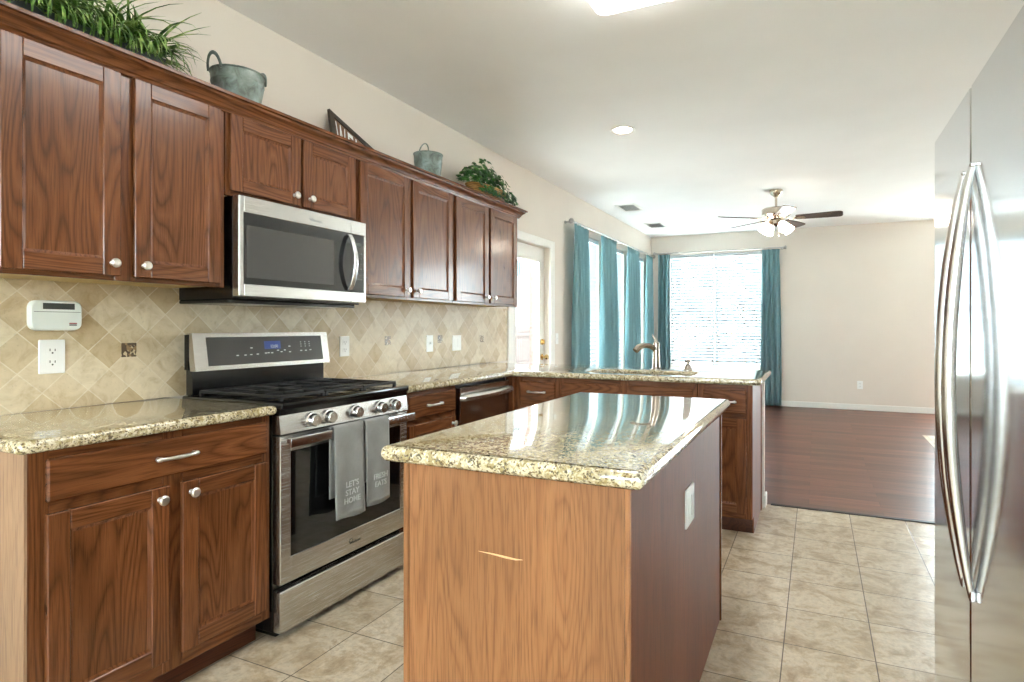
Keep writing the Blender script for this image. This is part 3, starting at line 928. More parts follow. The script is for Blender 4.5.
pen_cab('oak sink base cabinet with two plain false drawer fronts', -1.544, -0.646, [(-1.525, -1.115), (-1.080, -0.672)], [(-1.525, -1.115), (-1.080, -0.672)], False, [-1.15, -1.045])
pen_cab('oak base cabinet at the open end of the peninsula', -0.645, XP1, [(-0.610, -0.364)], [(-0.610, -0.364)], True, [-0.575], end=True)
mb = MB(); mb.box(XF - 0.02, -1.869, 3.512, YP + 0.02, 0.10, ZBT, bev=0.001); mb.box(XF - 0.075, -1.869, 3.56, 3.6, 0, 0.10)
tag(mb.build('corner_filler', 'oak_z', None, 0), 'narrow oak filler strip in the corner right of the dishwasher', 'cabinet filler')

# worktops -------------------------------------------------------------------
GT = 0.914; GB = 0.8785
XG = -1.868
tag(slab('worktop', rounded([(XW + 0.006, 0.808), (XG, 0.808), (XG, 1.604), (XW + 0.006, 1.604)], [0.002, 0.03, 0.012, 0.002]), [], GB, GT, 'granite'),
    'short granite worktop left of the range', 'worktop', 'granite worktops')
hole = rounded([(-1.40, 3.625), (-0.70, 3.625), (-0.70, 3.955), (-1.40, 3.955)], 0.09, 6)
tag(slab('worktop', rounded([(XW + 0.006, 2.388), (XG, 2.388), (XG, 3.512), (-0.280, 3.512), (-0.280, 4.315), (XW + 0.006, 4.315)], [0.002, 0.012, 0.02, 0.03, 0.03, 0.002]), [hole], GB, GT, 'granite'),
    'long L shaped granite worktop holding the sink', 'worktop', 'granite worktops')
tag(slab('worktop', rounded([(-1.011, 1.176), (-0.325, 1.176), (-0.325, 2.545), (-1.011, 2.545)], 0.012), [], 0.871, 0.911, 'granite', 0.018),
    'granite worktop on the free standing island', 'worktop', 'granite worktops')

# island ---------------------------------------------------------------------
def island():
    x0, x1, y0, y1 = -0.964, -0.362, 1.215, 2.510
    z1 = 0.8705
    loc = (x0, y0, 0)
    root = thing('kitchen_island', 'free standing kitchen island clad in oak veneer', 'kitchen island', loc)
    R = rel(loc)
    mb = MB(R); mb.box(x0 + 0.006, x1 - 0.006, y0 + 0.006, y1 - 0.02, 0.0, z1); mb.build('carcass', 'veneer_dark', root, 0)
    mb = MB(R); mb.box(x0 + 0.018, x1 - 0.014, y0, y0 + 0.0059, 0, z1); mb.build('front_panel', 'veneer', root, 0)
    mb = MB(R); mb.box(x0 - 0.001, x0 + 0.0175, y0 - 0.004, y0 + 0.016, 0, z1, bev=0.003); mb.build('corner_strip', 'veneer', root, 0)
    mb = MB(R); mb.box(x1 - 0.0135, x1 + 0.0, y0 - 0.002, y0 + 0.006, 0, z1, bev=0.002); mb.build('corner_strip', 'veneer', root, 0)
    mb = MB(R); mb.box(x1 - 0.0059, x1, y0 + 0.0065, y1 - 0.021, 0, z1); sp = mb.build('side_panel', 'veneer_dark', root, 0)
    mb = MB(R); mb.box(x1 - 0.02, x1 + 0.006, y1 - 0.0205, y1, 0, z1, bev=0.002); mb.box(x0, x1 - 0.02, y1 - 0.02, y1, 0, z1); mb.build('end_panel', 'oak_z', root, 0)
    sc = MB(R)
    pts = [(-0.742, 0.672), (-0.70, 0.671), (-0.668, 0.669), (-0.640, 0.668), (-0.622, 0.670)]
    sc.tube([(x, y0 - 0.0004, z) for x, z in pts], [0.0005, 0.0022, 0.003, 0.0022, 0.0005], 6, flat=0.9, up=(0, 0, 1))
    sc.build('scratch', 'tape', root)
island()

# wall plates -----------------------------------------------------------------
def plate(F, root, uw, vh, kind):
    m = MB(F)
    out = rounded([(-uw / 2, -vh / 2), (uw / 2, -vh / 2), (uw / 2, vh / 2), (-uw / 2, vh / 2)], 0.004, 3)
    inn = [(x * 0.95, y * 0.97) for x, y in out]
    m.ring_loft([[(x, y, 0.0005) for x, y in out], [(x, y, 0.004) for x, y in out], [(x, y, 0.006) for x, y in inn]])
    m.build('cover_plate', 'white', root, 30)
    if kind == 'outlet':
        for v in (-0.021, 0.021):
            s_ = MB(F); s_.prism(rounded([(-0.017, v - 0.014), (0.017, v - 0.014), (0.017, v + 0.014), (-0.017, v + 0.014)], 0.008, 4), 0.006, 0.0072)
            so = s_.build('socket', 'white', root, 30)
            k = MB(F); k.box(-0.009, -0.0065, v - 0.001, v + 0.008, 0.0071, 0.0076); k.box(0.0065, 0.009, v - 0.001, v + 0.007, 0.0071, 0.0076); k.cyl((0, v - 0.0075, 0.0071), (0, v - 0.0075, 0.0076), 0.003, 10)
            k.build('socket_slot', 'slot', so, 0)
    elif kind == 'rocker' or kind == 'double':
        for u in ((0,) if kind == 'rocker' else (-0.023, 0.023)):
            s_ = MB(F); s_.box(u - 0.0165, u + 0.0165, -0.033, 0.033, 0.006, 0.0085, bev=0.0015); s_.build('rocker', 'white', root, 30)
    elif kind == 'toggle':
        s_ = MB(F); s_.box(-0.005, 0.005, -0.012, 0.012, 0.006, 0.008); s_.box(-0.004, 0.004, 0.0, 0.008, 0.008, 0.018, bev=0.001); s_.build('toggle', 'white', root, 30)

XB = XW + 0.010   # face of the tile backsplash
def plate_x(name, label, cat, x, y, z, uw, vh, kind, group=None):
    root = thing(name, label, cat, (x, y, z), group)
    plate(frame((0, 0, 0), (0, 1, 0), (0, 0, 1), (1, 0, 0)), root, uw, vh, kind)
plate_x('wall_outlet', 'white double outlet on the tile below the alarm keypad', 'outlet', XB, 1.182, 1.106, 0.080, 0.122, 'outlet')
plate_x('wall_outlet', 'white outlet on the tile just right of the range', 'outlet', XB, 2.618, 1.101, 0.076, 0.118, 'outlet')
plate_x('light_switch', 'narrow white switch on the tile, left of the pair right of the range', 'switch', XB, 3.445, 1.096, 0.076, 0.118, 'toggle')
plate_x('light_switch', 'wide white double switch plate on the tile toward the door', 'switch', XB, 3.79, 1.092, 0.120, 0.118, 'double')
plate_x('light_switch', 'white switch on the painted wall beside the patio door', 'switch', XW, 5.715, 1.09, 0.072, 0.116, 'toggle')
root = thing('wall_outlet', 'white outlet low on the bare far wall', 'outlet', (0.59, YF, 0.367))
plate(frame((0, 0, 0), (1, 0, 0), (0, 0, 1), (0, -1, 0)), root, 0.074, 0.118, 'outlet')
root = thing('light_switch', 'white plate on the side of the kitchen island', 'switch', (-0.362, 1.845, 0.656))
plate(frame((0, 0, 0), (0, 1, 0), (0, 0, 1), (1, 0, 0)), root, 0.124, 0.116, 'double')

# alarm keypad
root = thing('alarm_keypad', 'white alarm keypad with a dark display on the tile', 'keypad', (XB, 1.188, 1.254))
F = frame((0, 0, 0), (0, 1, 0), (0, 0, 1), (1, 0, 0))
mb = MB(F); o1 = rounded([(-0.079, -0.054), (0.079, -0.054), (0.079, 0.054), (-0.079, 0.054)], 0.030, 6)
mb.ring_loft([[(x, y, 0.0005) for x, y in o1], [(x, y, 0.020) for x, y in o1], [(x * 0.95, y * 0.93, 0.027) for x, y in o1]]); mb.build('case', 'off_white', root)
mb = MB(F); mb.box(-0.044, 0.053, 0.022, 0.044, 0.026, 0.0278); mb.build('display', 'lcd', root, 0)
mb = MB(F); mb.box(0.036, 0.060, -0.030, -0.026, 0.0265, 0.0276); mb.box(0.036, 0.060, -0.036, -0.032, 0.0265, 0.0276, 1); mb.build('badge', ['red', 'slot'], root, 0)
mb = MB(F); mb.box(-0.07, 0.072, 0.012, 0.0135, 0.026, 0.0275); mb.build('door_seam', 'lcd', root, 0)

# backsplash -------------------------------------------------------------------
mb = MB(); mb.box(XW + 0.0005, XB, 0.80, 4.590, GT + 0.0005, ZUB + 0.006)
bs = tag(mb.build('tile_backsplash', 'backsplash', None, 0), 'beige diamond laid stone tile backsplash behind the worktop', 'backsplash')
for y, z in ((1.443, 1.121), (2.999, 1.125), (3.575, 1.126), (4.162, 1.117)):
    a = MB(); a.box(XB - 0.001, XB + 0.0008, y - 0.028, y + 0.028, z - 0.028, z + 0.028); a.build('accent_tile', 'mosaic', bs, 0)
mb = MB(); mb.box(XW + 0.0005, XB + 0.001, 4.5905, 4.603, GT + 0.0005, ZUB + 0.006); mb.build('edge_strip', 'tile', bs, 0)

# ------------------------------------------------------------------ range
def steel_label(mb, F2, body, size, pos, mi=0):
    me = text_mesh(body, size, 0.0003)
    mb.add_mesh(me, Matrix.Translation(pos), mi)

def kitchen_range():
    y0, y1 = 1.614, 2.378
    loc = (-2.2, (y0 + y1) / 2, 0)
    root = thing('kitchen_range', 'freestanding stainless steel gas range with two towels on its handle', 'range', loc)
    R = rel(loc)
    XD = -1.867
    F = R @ frame((XD, y0, 0), (0, 1, 0), (0, 0, 1), (1, 0, 0))   # u 0..W, v height, w outward
    W = y1 - y0
    mb = MB(R); mb.box(-2.445, XD - 0.045, y0 + 0.002, y1 - 0.002, 0.03, 0.893, bev=0.003); mb.box(-2.42, XD - 0.06, y0 + .03, y1 - .03, 0.0, 0.03); mb.build('body', 'black', root)
    # cooktop
    mb = MB(R); mb.box(-2.445, XD + 0.012, y0 - 0.0, y1 + 0.0, 0.8935, 0.922, bev=0.007, seg=2); mb.box(XD - 0.044, XD - 0.002, y0, y1, 0.872, 0.8934); mb.build('cooktop', 'black', root)
    # control panel and knobs
    mb = MB(F); mb.prism([(0, 0), (1, 0), (1, 1), (0, 1)], 0, 0) if False else None
    mb.ring_loft([[(u, 0.800, -0.044), (u, 0.872, -0.044), (u, 0.872, -0.006), (u, 0.800, 0.004)] for u in (0, W)])
    mb.build('control_panel', 'steel', root, 0)
    for y in (1.766, 1.855, 2.013, 2.173, 2.272):
        u = y - y0
        k = MB(F); k.lathe([(0.030, 0.0), (0.030, 0.006), (0.0255, 0.010), (0.0245, 0.030), (0.022, 0.034), (0, 0.034)], (u, 0.838, -0.002), (0, -0.10, 1), 24)
        k.box(u - 0.002, u + 0.002, 0.838, 0.858, 0.0318, 0.0335)
        k.build('knob', 'handle_steel', root)
    # oven door
    mb = MB(F)
    a0, a1, b0, b1 = 0.052, W - 0.052, 0.318, 0.728
    z0, z1 = 0.219, 0.792
    mb.box(0.001, a0, z0, z1, -0.044, 0.0, bev=0.003); mb.box(a1, W - 0.001, z0, z1, -0.044, 0, bev=0.003)
    mb.box(a0 - .0005, a1 + .0005, z0, b0, -0.044, -0.0002, bev=0.0025); mb.box(a0 - .0005, a1 + .0005, b1, z1, -0.044, -0.0002, bev=0.0025)
    d = mb.build('oven_door', 'steel', root)
    mb = MB(F); mb.box(a0 - 0.002, a1 + 0.002, b0 - 0.002, b1 + 0.002, -0.04, -0.004); mb.build('oven_window', 'glass_black', d, 0)
    mb = MB(F)
    mb.box(0.006, W - 0.006, 0.752, 0.790, 0.040, 0.055, bev=0.004, seg=2)
    for u in (0.03, W - 0.03): mb.box(u - 0.012, u + 0.012, 0.764, 0.786, -0.001, 0.040, bev=0.003)
    mb.build('oven_handle', 'handle_steel', d)
    mb = MB(F); mb.lathe([(0.011, 0), (0.011, 0.0006), (0.009, 0.0006), (0.009, 0)], (0.375, 0.270, 0.0), (0, 0, 1), 20, caps=False)
    steel_label(mb, F, 'Whirlpool', 0.016, (0.40, 0.262, 0.0005)); mb.build('badge', 'lcd', d, 0)
    # drawer
    mb = MB(F); mb.box(0.001, W - 0.001, 0.034, 0.194, -0.040, 0.0, bev=0.004); mb.build('warming_drawer', 'steel', root)
    # backguard
    mb = MB(R)
    mb.box(-2.445, -2.405, y0 + 0.02, y1 - 0.02, 0.9225, 1.03)
    mb.box(-2.445, -2.420, y0 + 0.012, y1 - 0.002, 1.03, 1.180)
    bgd = mb.build('backguard', 'black', root, 0)
    mb = MB(R)
    ya, yb = y0 + 0.014, y1 - 0.004
    sl = lambda z: -2.375 - (z - 1.025) * 0.16
    def fr(p, q, r, s_, t0, t1):
        mb.ring_loft([[(sl(z) + t0, y, z) for y, z in ((p, r), (q, r), (q, s_), (p, s_))], [(sl(z) + t1, y, z) for y, z in ((p, r), (q, r), (q, s_), (p, s_))]])
    fr(ya, yb, 1.025, 1.186, -0.035, 0.0)
    mb.build('backguard_frame', 'steel', bgd, 0)
    mb = MB(R); fr(ya + 0.06, yb - 0.045, 1.044, 1.168, -0.001, 0.0012); dp = mb.build('control_glass', 'glass_grey', bgd, 0)
    # printed keys and the clock
    tx = math.atan(0.16)
    G = R @ frame((sl(1.106) + 0.0014, 0, 1.106), (0, 1, 0), (-math.sin(tx), 0, math.cos(tx)), (math.cos(tx), 0, math.sin(tx)))
    mb = MB(G); mb.box(1.975, 2.068, 0.002, 0.040, 0, 0.0006); mb.build('clock_window', 'clock', bgd, 0)
    mb = MB(G); steel_label(mb, G, '12:00', 0.020, (2.030, 0.014, 0.0008))
    for u, v in ((1.86, -0.022), (1.90, -0.022), (1.93, -0.021), (1.965, -0.020), (2.01, -0.017), (2.025, -0.016), (2.045, -0.017), (2.08, -0.006), (2.10, -0.014), (2.12, -0.006), (2.15, 0.012), (2.15, -0.016), (1.935, 0.010), (2.22, -0.012), (2.25, -0.012), (2.28, -0.010)):
        u -= 0.03; mb.box(u - 0.006, u + 0.006, v - 0.0022, v + 0.0022, 0.0, 0.0005)
    for iu in range(3):
        for iv in range(3): mb.box(2.192 + 0.027 * iu - 0.003, 2.192 + 0.027 * iu + 0.003, 0.010 + 0.011 * iv - 0.0015, 0.010 + 0.011 * iv + 0.0015, 0, 0.0005)
    mb.build('key_print', 'grey_print', bgd, 0)
    # burners and grates
    zc = 0.922
    for x, y, r in ((-2.32, 1.79, 0.042), (-2.02, 1.79, 0.050), (-2.17, 1.996, 0.046), (-2.32, 2.20, 0.050), (-2.02, 2.20, 0.042)):
        b = MB(R); b.lathe([(r + 0.012, 0), (r + 0.010, 0.003), (r, 0.004), (r, 0.006), (r * 0.8, 0.009), (0, 0.009)], (x, y, zc), n=24); b.build('burner', 'black_matte', root)
    for k in range(3):
        g0 = y0 + 0.035 + k * 0.2325; g1 = g0 + 0.227
        g = MB(R)
        xa, xb = -2.385, -1.905
        h0, h1 = zc + 0.010, zc + 0.022
        for p, q in ((g0, g0 + 0.013), (g1 - 0.013, g1)): g.box(xa, xb, p, q, h0, h1, bev=0.003)
        for p in (xa, xb - 0.013): g.box(p, p + 0.013, g0, g1, h0, h1, bev=0.003)
        gm = (g0 + g1) / 2
        g.box(xa, xb, gm - 0.006, gm + 0.006, h0, h1, bev=0.003)
        for x in (-2.32, -2.17, -2.02): g.box(x - 0.006, x + 0.006, g0, g1, h0, h1, bev=0.003)
        for x in (xa, xb - 0.013):
            for y in (g0, g1 - 0.013): g.box(x, x + 0.013, y, y + 0.013, zc - 0.0005, h0 + 0.002)
        g.build('burner_grate', 'iron', root)
kitchen_range()

# towels on the oven handle
def towel(label, y0, y1, zf, zb, words, seed):
    rnd = random.Random(seed)
    xh = -1.867 + 0.047; zt = 0.790
    loc = (xh, (y0 + y1) / 2, zt)
    root = thing('dish_towel', label, 'towel', loc, 'grey towels on the oven handle')
    R = rel(loc)
    path = []
    rr = 0.0125
    for k in range(9): path.append((xh - rr, zb + (zt - zb) * k / 8))
    for k in range(1, 6):
        a = PI - PI * k / 6
        path.append((xh + rr * math.cos(a), zt + 0.0045 + 0.6*rr * math.sin(a)))
    for k in range(15): path.append((xh + rr, zt - (zt - zf) * k / 14))
    n = 14
    rings = []
    ph = rnd.uniform(0, 6)
    for j in range(n + 1):
        u = j / n
        row = []
        for i, (x, z) in enumerate(path):
            drop = max(0.0, zt - z) if i > 13 else 0
            amp = min(0.006, 0.016 * drop)
            dx = amp * (1 + math.sin(u * 7 + ph) ) if i > 13 else 0.0
            fl = 0.010 * drop * math.sin(PI * u * 2 + ph)
            y = y0 + (y1 - y0) * (u + 0.02 * drop * math.sin(z * 30 + ph))
            zz = z + (0.006 * math.sin(u * 5 + ph) * (1 if i == len(path) - 1 else 0))
            row.append((x + dx, y, zz))
        rings.append(row)
    mb = MB(R); mb.ring_loft(rings, 0, False, False, closed=False)
    o = mb.build('cloth', 'towel', root, 60)
    s_ = o.modifiers.new('thickness', 'SOLIDIFY'); s_.thickness = 0.0035; s_.offset = 0
    tm = text_mesh(words, 0.034, 0.0006, 0.0004, 1.0)
    F = R @ frame((xh + rr + 0.0155, (y0 + y1) / 2 + 0.005, zf + 0.105), (0, 1, 0), (0, 0, 1), (1, 0, 0))
    mb = MB(F); mb.add_mesh(tm, Matrix.Identity(4)); mb.build('printed_words', 'towel_print', root, 0)
towel('grey dish towel on the left of the oven handle', 1.828, 1.998, 0.410, 0.50, "LET'S\nSTAY\nHOME", 3)
towel('grey dish towel on the right of the oven handle', 2.014, 2.168, 0.420, 0.52, 'FRESH\nEATS', 9)

# microwave ----------------------------------------------------------------------
def microwave():
    y0, y1 = 1.638, 2.372
    z0, z1 = 1.338, 1.7505
    loc = (XW, y0, z0)
    root = thing('microwave', 'stainless over the range microwave under the short cabinet', 'microwave', loc)
    R = rel(loc)
    XM = -2.125
    F = R @ frame((XM, y0, 0), (0, 1, 0), (0, 0, 1), (1, 0, 0))
    W = y1 - y0
    mb = MB(R); mb.box(XB + 0.003, XM - 0.042, y0 + 0.004, y1 - 0.004, z0 - 0.010, z1, bev=0.003); mb.box(XB + 0.003, XM - 0.07, y0 + 0.004, y1 - 0.004, z0 - 0.026, z0 - 0.0101, bev=0.004); mb.build('case', 'black', root)
    # door frame in steel around the dark window
    a0, a1, b0, b1 = 0.024, W - 0.016, 1.390, 1.681
    seam = 0.628
    mb = MB(F)
    for u0, u1, e0, e1 in ((0.0, seam - 0.001, True, False),):
        mb.box(0, a0, z0, z1, -0.041, 0, bev=0.004)
        mb.box(a0 - .0005, u1, z0, b0, -0.041, -0.0002, bev=0.003); mb.box(a0 - .0005, u1, b1, z1, -0.041, -0.0002, bev=0.003)
    d = mb.build('door', 'steel', root)
    mb = MB(F); mb.box(a0 - 0.002, seam - 0.001, b0 - 0.002, b1 + 0.002, -0.038, -0.002); mb.build('door_glass', 'glass_black', d, 0)
    mb = MB(F); mb.box(a0 + 0.012, a0 + 0.49, b0 + 0.026, b1 - 0.050, -0.003, -0.0016); mb.build('viewing_window', 'glass_grey', d, 0)
    mb = MB(F)
    mb.box(seam + 0.001, W, z0, b0, -0.041, -0.0002, bev=0.003); mb.box(seam + 0.001, W, b1, z1, -0.041, -0.0002, bev=0.003); mb.box(a1, W, b0 - 0.001, b1 + 0.001, -0.041, 0, bev=0.003)
    p = mb.build('control_surround', 'steel', root)
    mb = MB(F); mb.box(seam + 0.001, a1 + 0.002, b0 - 0.002, b1 + 0.002, -0.038, -0.002); mb.build('control_panel', 'glass_black', root, 0)
    mb = MB(F)
    mb.box(0.662, 0.700, 1.620, 1.640, -0.0021, -0.0014)
    for r in range(6):
        for c in range(3): mb.box(0.658 + c * 0.018, 0.668 + c * 0.018, 1.585 - r * 0.026, 1.589 - r * 0.026, -0.0021, -0.0015)
    mb.build('key_print', 'lcd', root, 0)
    hu = 0.600
    mb = MB(F)
    pts = [(hu + 0.010, 1.402, 0.0), (hu + 0.010, 1.405, 0.012)] + [(hu + 0.010, 1.405 + 0.262 * t, 0.016 + 0.034 * math.sin(PI * t)) for t in (0.08, 0.2, 0.35, 0.5, 0.65, 0.8, 0.92)] + [(hu + 0.010, 1.667, 0.012), (hu + 0.010, 1.670, 0.0)]
    mb.tube(pts, 0.013, 12, flat=0.6, up=(0, 0, 1)); mb.build('handle', 'handle_steel', d)
    mb = MB(F); mb.lathe([(0.010, 0), (0.010, 0.0006), (0.008, 0.0006), (0.008, 0)], (0.372, 1.714, 0.0), (0, 0, 1), 20, caps=False); steel_label(mb, F, 'Whirlpool', 0.016, (0.400, 1.708, 0.0004)); mb.build('badge', 'vent_grey', d, 0)
    mb = MB(R)
    for k in range(2): mb.box(-2.42, -2.24, y0 + 0.08 + k * 0.34, y0 + 0.32 + k * 0.34, z0 - 0.0275, z0 - 0.0261)
    mb.build('vent_filter', 'steel', root, 0)
microwave()

# dishwasher ------------------------------------------------------------------------
def dishwasher():
    y0, y1 = 2.884, 3.482
    loc = (XW, y0, 0)
    root = thing('dishwasher', 'stainless dishwasher set under the worktop by the corner', 'dishwasher', loc)
    R = rel(loc)
    F = R @ frame((-1.884, y0, 0), (0, 1, 0), (0, 0, 1), (1, 0, 0))
    W = y1 - y0
    mb = MB(R); mb.box(XW + 0.03, -1.93, y0 - 0.012, y1 + 0.025, 0.02, 0.872); mb.box(XW + 0.03, -1.96, y0, y1, 0, 0.02); mb.build('tub', 'black_matte', root, 0)
    mb = MB(F); mb.box(0.004, W - 0.004, 0.11, 0.860, -0.045, 0, bev=0.005); d = mb.build('door', 'dark_steel', root)
    mb = MB(F)
    pts = [(0.012, 0.800, 0.0), (0.016, 0.800, 0.02)] + [(0.02 + (W - 0.04) * t, 0.800, 0.024 + 0.020 * math.sin(PI * t)) for t in (0.06, 0.2, 0.35, 0.5, 0.65, 0.8, 0.94)] + [(W - 0.016, 0.800, 0.02), (W - 0.012, 0.800, 0.0)]
    mb.tube(pts, 0.020, 12, flat=1.0, up=(0, 0, 1))
    for v in mb.bm.verts: pass
    mb.build('handle', 'steel', d)
    mb = MB(F); mb.box(0, W, 0.01, 0.10, -0.07, -0.05); mb.build('kick_plate', 'black', root, 0)
dishwasher()

# sink, faucet, soap dispenser ---------------------------------------------------------
root = thing('kitchen_sink', 'steel undermount sink bowl set in the peninsula worktop', 'sink', (-1.05, 3.79, 0.70))
mb = MB(rel((-1.05, 3.79, 0.70)))
ho = rounded([(-1.42, 3.605), (-0.68, 3.605), (-0.68, 3.975), (-1.42, 3.975)], 0.10, 6)
hi = rounded([(-1.395, 3.63), (-0.705, 3.63), (-0.705, 3.95), (-1.395, 3.95)], 0.085, 6)
hb = rounded([(-1.375, 3.65), (-0.725, 3.65), (-0.725, 3.93), (-1.375, 3.93)], 0.07, 6)
hx = [((x + 1.05) * 1.02 - 1.05, (y - 3.79) * 1.02 + 3.79) for x, y in hi]
mb.ring_loft([[(x, y, 0.702) for x, y in hx], [(x, y, 0.876) for x, y in ho], [(x, y, 0.8783) for x, y in ho], [(x, y, 0.8783) for x, y in hi], [(x, y, 0.73) for x, y in hi], [(x, y, 0.71) for x, y in hb]])
sk = mb.build('bowl', 'sink', root)
mb = MB(rel((-1.05, 3.79, 0.70))); mb.lathe([(0.045, 0.7102), (0.045, 0.713), (0.035, 0.714), (0.03, 0.7115), (0, 0.7115)], (-1.05, 3.79, 0)); mb.build('drain', 'nickel', root)

def faucet():
    loc = (-1.02, 4.045, GT)
    root = thing('faucet', 'brushed nickel pull out faucet behind the sink', 'faucet', loc)
    d = Vector((-0.62, -0.78, 0)).normalized()
    mb = MB(); mb.lathe([(0.034, 0.0005), (0.034, 0.007), (0.028, 0.014), (0.026, 0.03), (0.0235, 0.12), (0.022, 0.155), (0.023, 0.165), (0.021, 0.19), (0.012, 0.20), (0, 0.202)], n=24); mb.build('body', 'bronze_nickel', root)
    mb = MB()
    pts = [Vector((0, 0, z)) + d * r for r, z in ((0.0, 0.135), (0.025, 0.155), (0.055, 0.168), (0.09, 0.172), (0.125, 0.168), (0.150, 0.158), (0.165, 0.148), (0.178, 0.136))]
    mb.tube(pts, [0.017, 0.018, 0.018, 0.018, 0.020, 0.022, 0.022, 0.021], 16); mb.build('spout', 'bronze_nickel', root)
    mb = MB(); mb.tube([(0, 0, 0.192), (-0.010, 0.004, 0.212), (-0.022, 0.008, 0.232), (-0.030, 0.010, 0.246)], [0.008, 0.0075, 0.006, 0.0045], 12, up=(1, 0, 0)); mb.build('lever', 'bronze_nickel', root)
faucet()
root = thing('soap_dispenser', 'small brushed nickel soap pump right of the faucet', 'soap dispenser', (-0.80, 4.045, GT))
mb = MB(); mb.lathe([(0.034, 0.0005), (0.034, 0.008), (0.028, 0.014), (0.024, 0.026), (0.020, 0.036), (0.014, 0.042), (0.011, 0.054), (0.020, 0.057), (0.021, 0.068), (0.010, 0.074), (0, 0.080)], n=20); mb.build('pump_body', 'bronze_nickel', root)
mb = MB(); mb.tube([(0, 0, 0.064), (-0.008, -0.020, 0.066), (-0.012, -0.034, 0.062), (-0.013, -0.038, 0.057)], 0.005, 10); mb.build('nozzle', 'bronze_nickel', root)

# ------------------------------------------------------------------ fridge
def fridge():
    x0, x1 = 0.334, 1.115
    y0, y1 = 1.222, 2.138
    ys = 1.672
    zt = 1.780
    loc = (x0, y0, 0)
    root = thing('refrigerator', 'tall stainless side by side refrigerator at the right edge', 'refrigerator', loc)
    R = rel(loc)
    mb = MB(R); mb.box(x0 + 0.080, x1, y0 + 0.004, y1 - 0.004, 0.03, zt - 0.012, bev=0.006); mb.box(x0 + 0.09, x1 - 0.02, y0 + 0.02, y1 - 0.02, 0.0, 0.03); mb.build('cabinet_body', 'black_matte', root)
    F = R @ frame((x0, 0, 0), (0, -1, 0), (0, 0, 1), (-1, 0, 0))   # u = -y
    for (a, b) in ((ys + 0.002, y1), (y0, ys - 0.002)):
        m = MB(R)
        out = rounded([(x0 + 0.074, a), (x0 + 0.074, b), (x0, b), (x0, a)], [0.002, 0.002, 0.010, 0.010], 7)
        m.ring_loft([[(x, y, z) for x, y in out] for z in (0.065, zt)])
        dname = m.build('door', 'fridge_steel', root, 0)
        yh = ys + 0.042 if a > ys else ys - 0.042
        h = MB(R)
        zz0, zz1 = 0.585, 1.585
        n = 18
        pts = []
        for k in range(n + 1):
            t = k / n
            pts.append((x0 - 0.005 - 0.046 * math.sin(PI * t) ** 0.85, yh, zz0 + (zz1 - zz0) * t))
        rad = [0.008 + 0.007 * min(1, 4 * min(k, n - k) / n) for k in range(n + 1)]
        h.tube(pts, rad, 14, flat=1.0, up=(0, 1, 0))
        for z in (zz0, zz1): h.box(x0 - 0.012, x0 + 0.0005, yh - 0.010, yh + 0.010, z - 0.006, z + 0.022 if z < 1 else z + 0.006, bev=0.003)
        h.build('handle', 'handle_steel', dname)
    m = MB(R); m.box(x0 + 0.06, x0 + 0.08, y0 + 0.01, y1 - 0.01, 0.02, 0.06); m.build('base_grille', 'black_matte', root, 0)
    for y in (y0 + 0.05, y1 - 0.05):
        m = MB(R); m.box(x0 + 0.03, x0 + 0.16, y - 0.03, y + 0.03, zt - 0.0115, zt + 0.014, bev=0.004) if False else m.box(x0 + 0.078, x0 + 0.16, y - 0.03, y + 0.03, zt - 0.0118, zt + 0.012, bev=0.004)
        m.build('hinge_cover', 'black_matte', root)
fridge()

# ------------------------------------------------------------------ curtains
def curtain(label, along, a0, a1, t, sgn, zt, zb, folds, seed, flare=0.0):
    rnd = random.Random(seed)
    loc = (t, (a0 + a1) / 2, zt) if along == 'y' else ((a0 + a1) / 2, t, zt)
    root = thing('curtain', label, 'curtain', loc, 'teal curtain panels')
    nu, nv = folds * 10, 26
    ph = rnd.uniform(0, 6)
    jit = [rnd.uniform(0.75, 1.25) for _ in range(folds + 2)]
    rings = []
    H = zt - zb
    W = a1 - a0
    for j in range(nv + 1):
        v = j / nv
        row = []
        for i in range(nu + 1):
            u = i / nu
            pinch = 1.0 - 0.10 * math.exp(-((v - 0.05) / 0.05) ** 2)
            fw = pinch * (1 + flare * v)
            k = u * folds
            A = (0.020 + 0.030 * min(1, v * 2.2)) * jit[int(k) % len(jit)]
            off = A * math.sin(2 * PI * k + 0.25 * math.sin(v * 3 + ph)) + 0.006 * math.sin(5 * u + 2.3 * v + ph)
            lx = (u - 0.5) * W * fw + 0.006 * math.sin(v * 5 + k)
            if along == 'y': row.append((sgn * off, lx, -v * H))
            else: row.append((lx, sgn * off, -v * H))
        rings.append(row)
    mb = MB(); mb.ring_loft(rings, 0, False, False, closed=False)
    o = mb.build('drape', 'curtain', root, 80)
    s_ = o.modifiers.new('thickness', 'SOLIDIFY'); s_.thickness = 0.0025; s_.offset = 0
    return root
CX = XW + 0.092
ZR = 2.372
for lb, a, b, f, sd in (('teal curtain panel on the left wall nearest the patio door', 5.96, 6.46, 4, 1),
                        ('teal curtain panel on the left wall, second from the patio door', 6.87, 7.54, 5, 2),
                        ('teal curtain panel on the left wall, third from the patio door', 7.94, 8.62, 5, 3),
                        ('teal curtain panel on the left wall nearest the room corner', 8.97, 9.40, 4, 4)):
    curtain(lb, 'y', a, b, CX, 1, ZR - 0.0215, 0.02, f, sd)
CY = YF - 0.115
ZRF = 2.425
curtain('teal curtain panel left of the far wall window', 'x', -2.385, -2.175, CY, -1, ZRF - 0.0215, 0.02, 3, 5)
curtain('teal curtain panel right of the far wall window', 'x', -0.765, -0.49, CY, -1, ZRF - 0.0215, 0.015, 4, 6, 0.08)

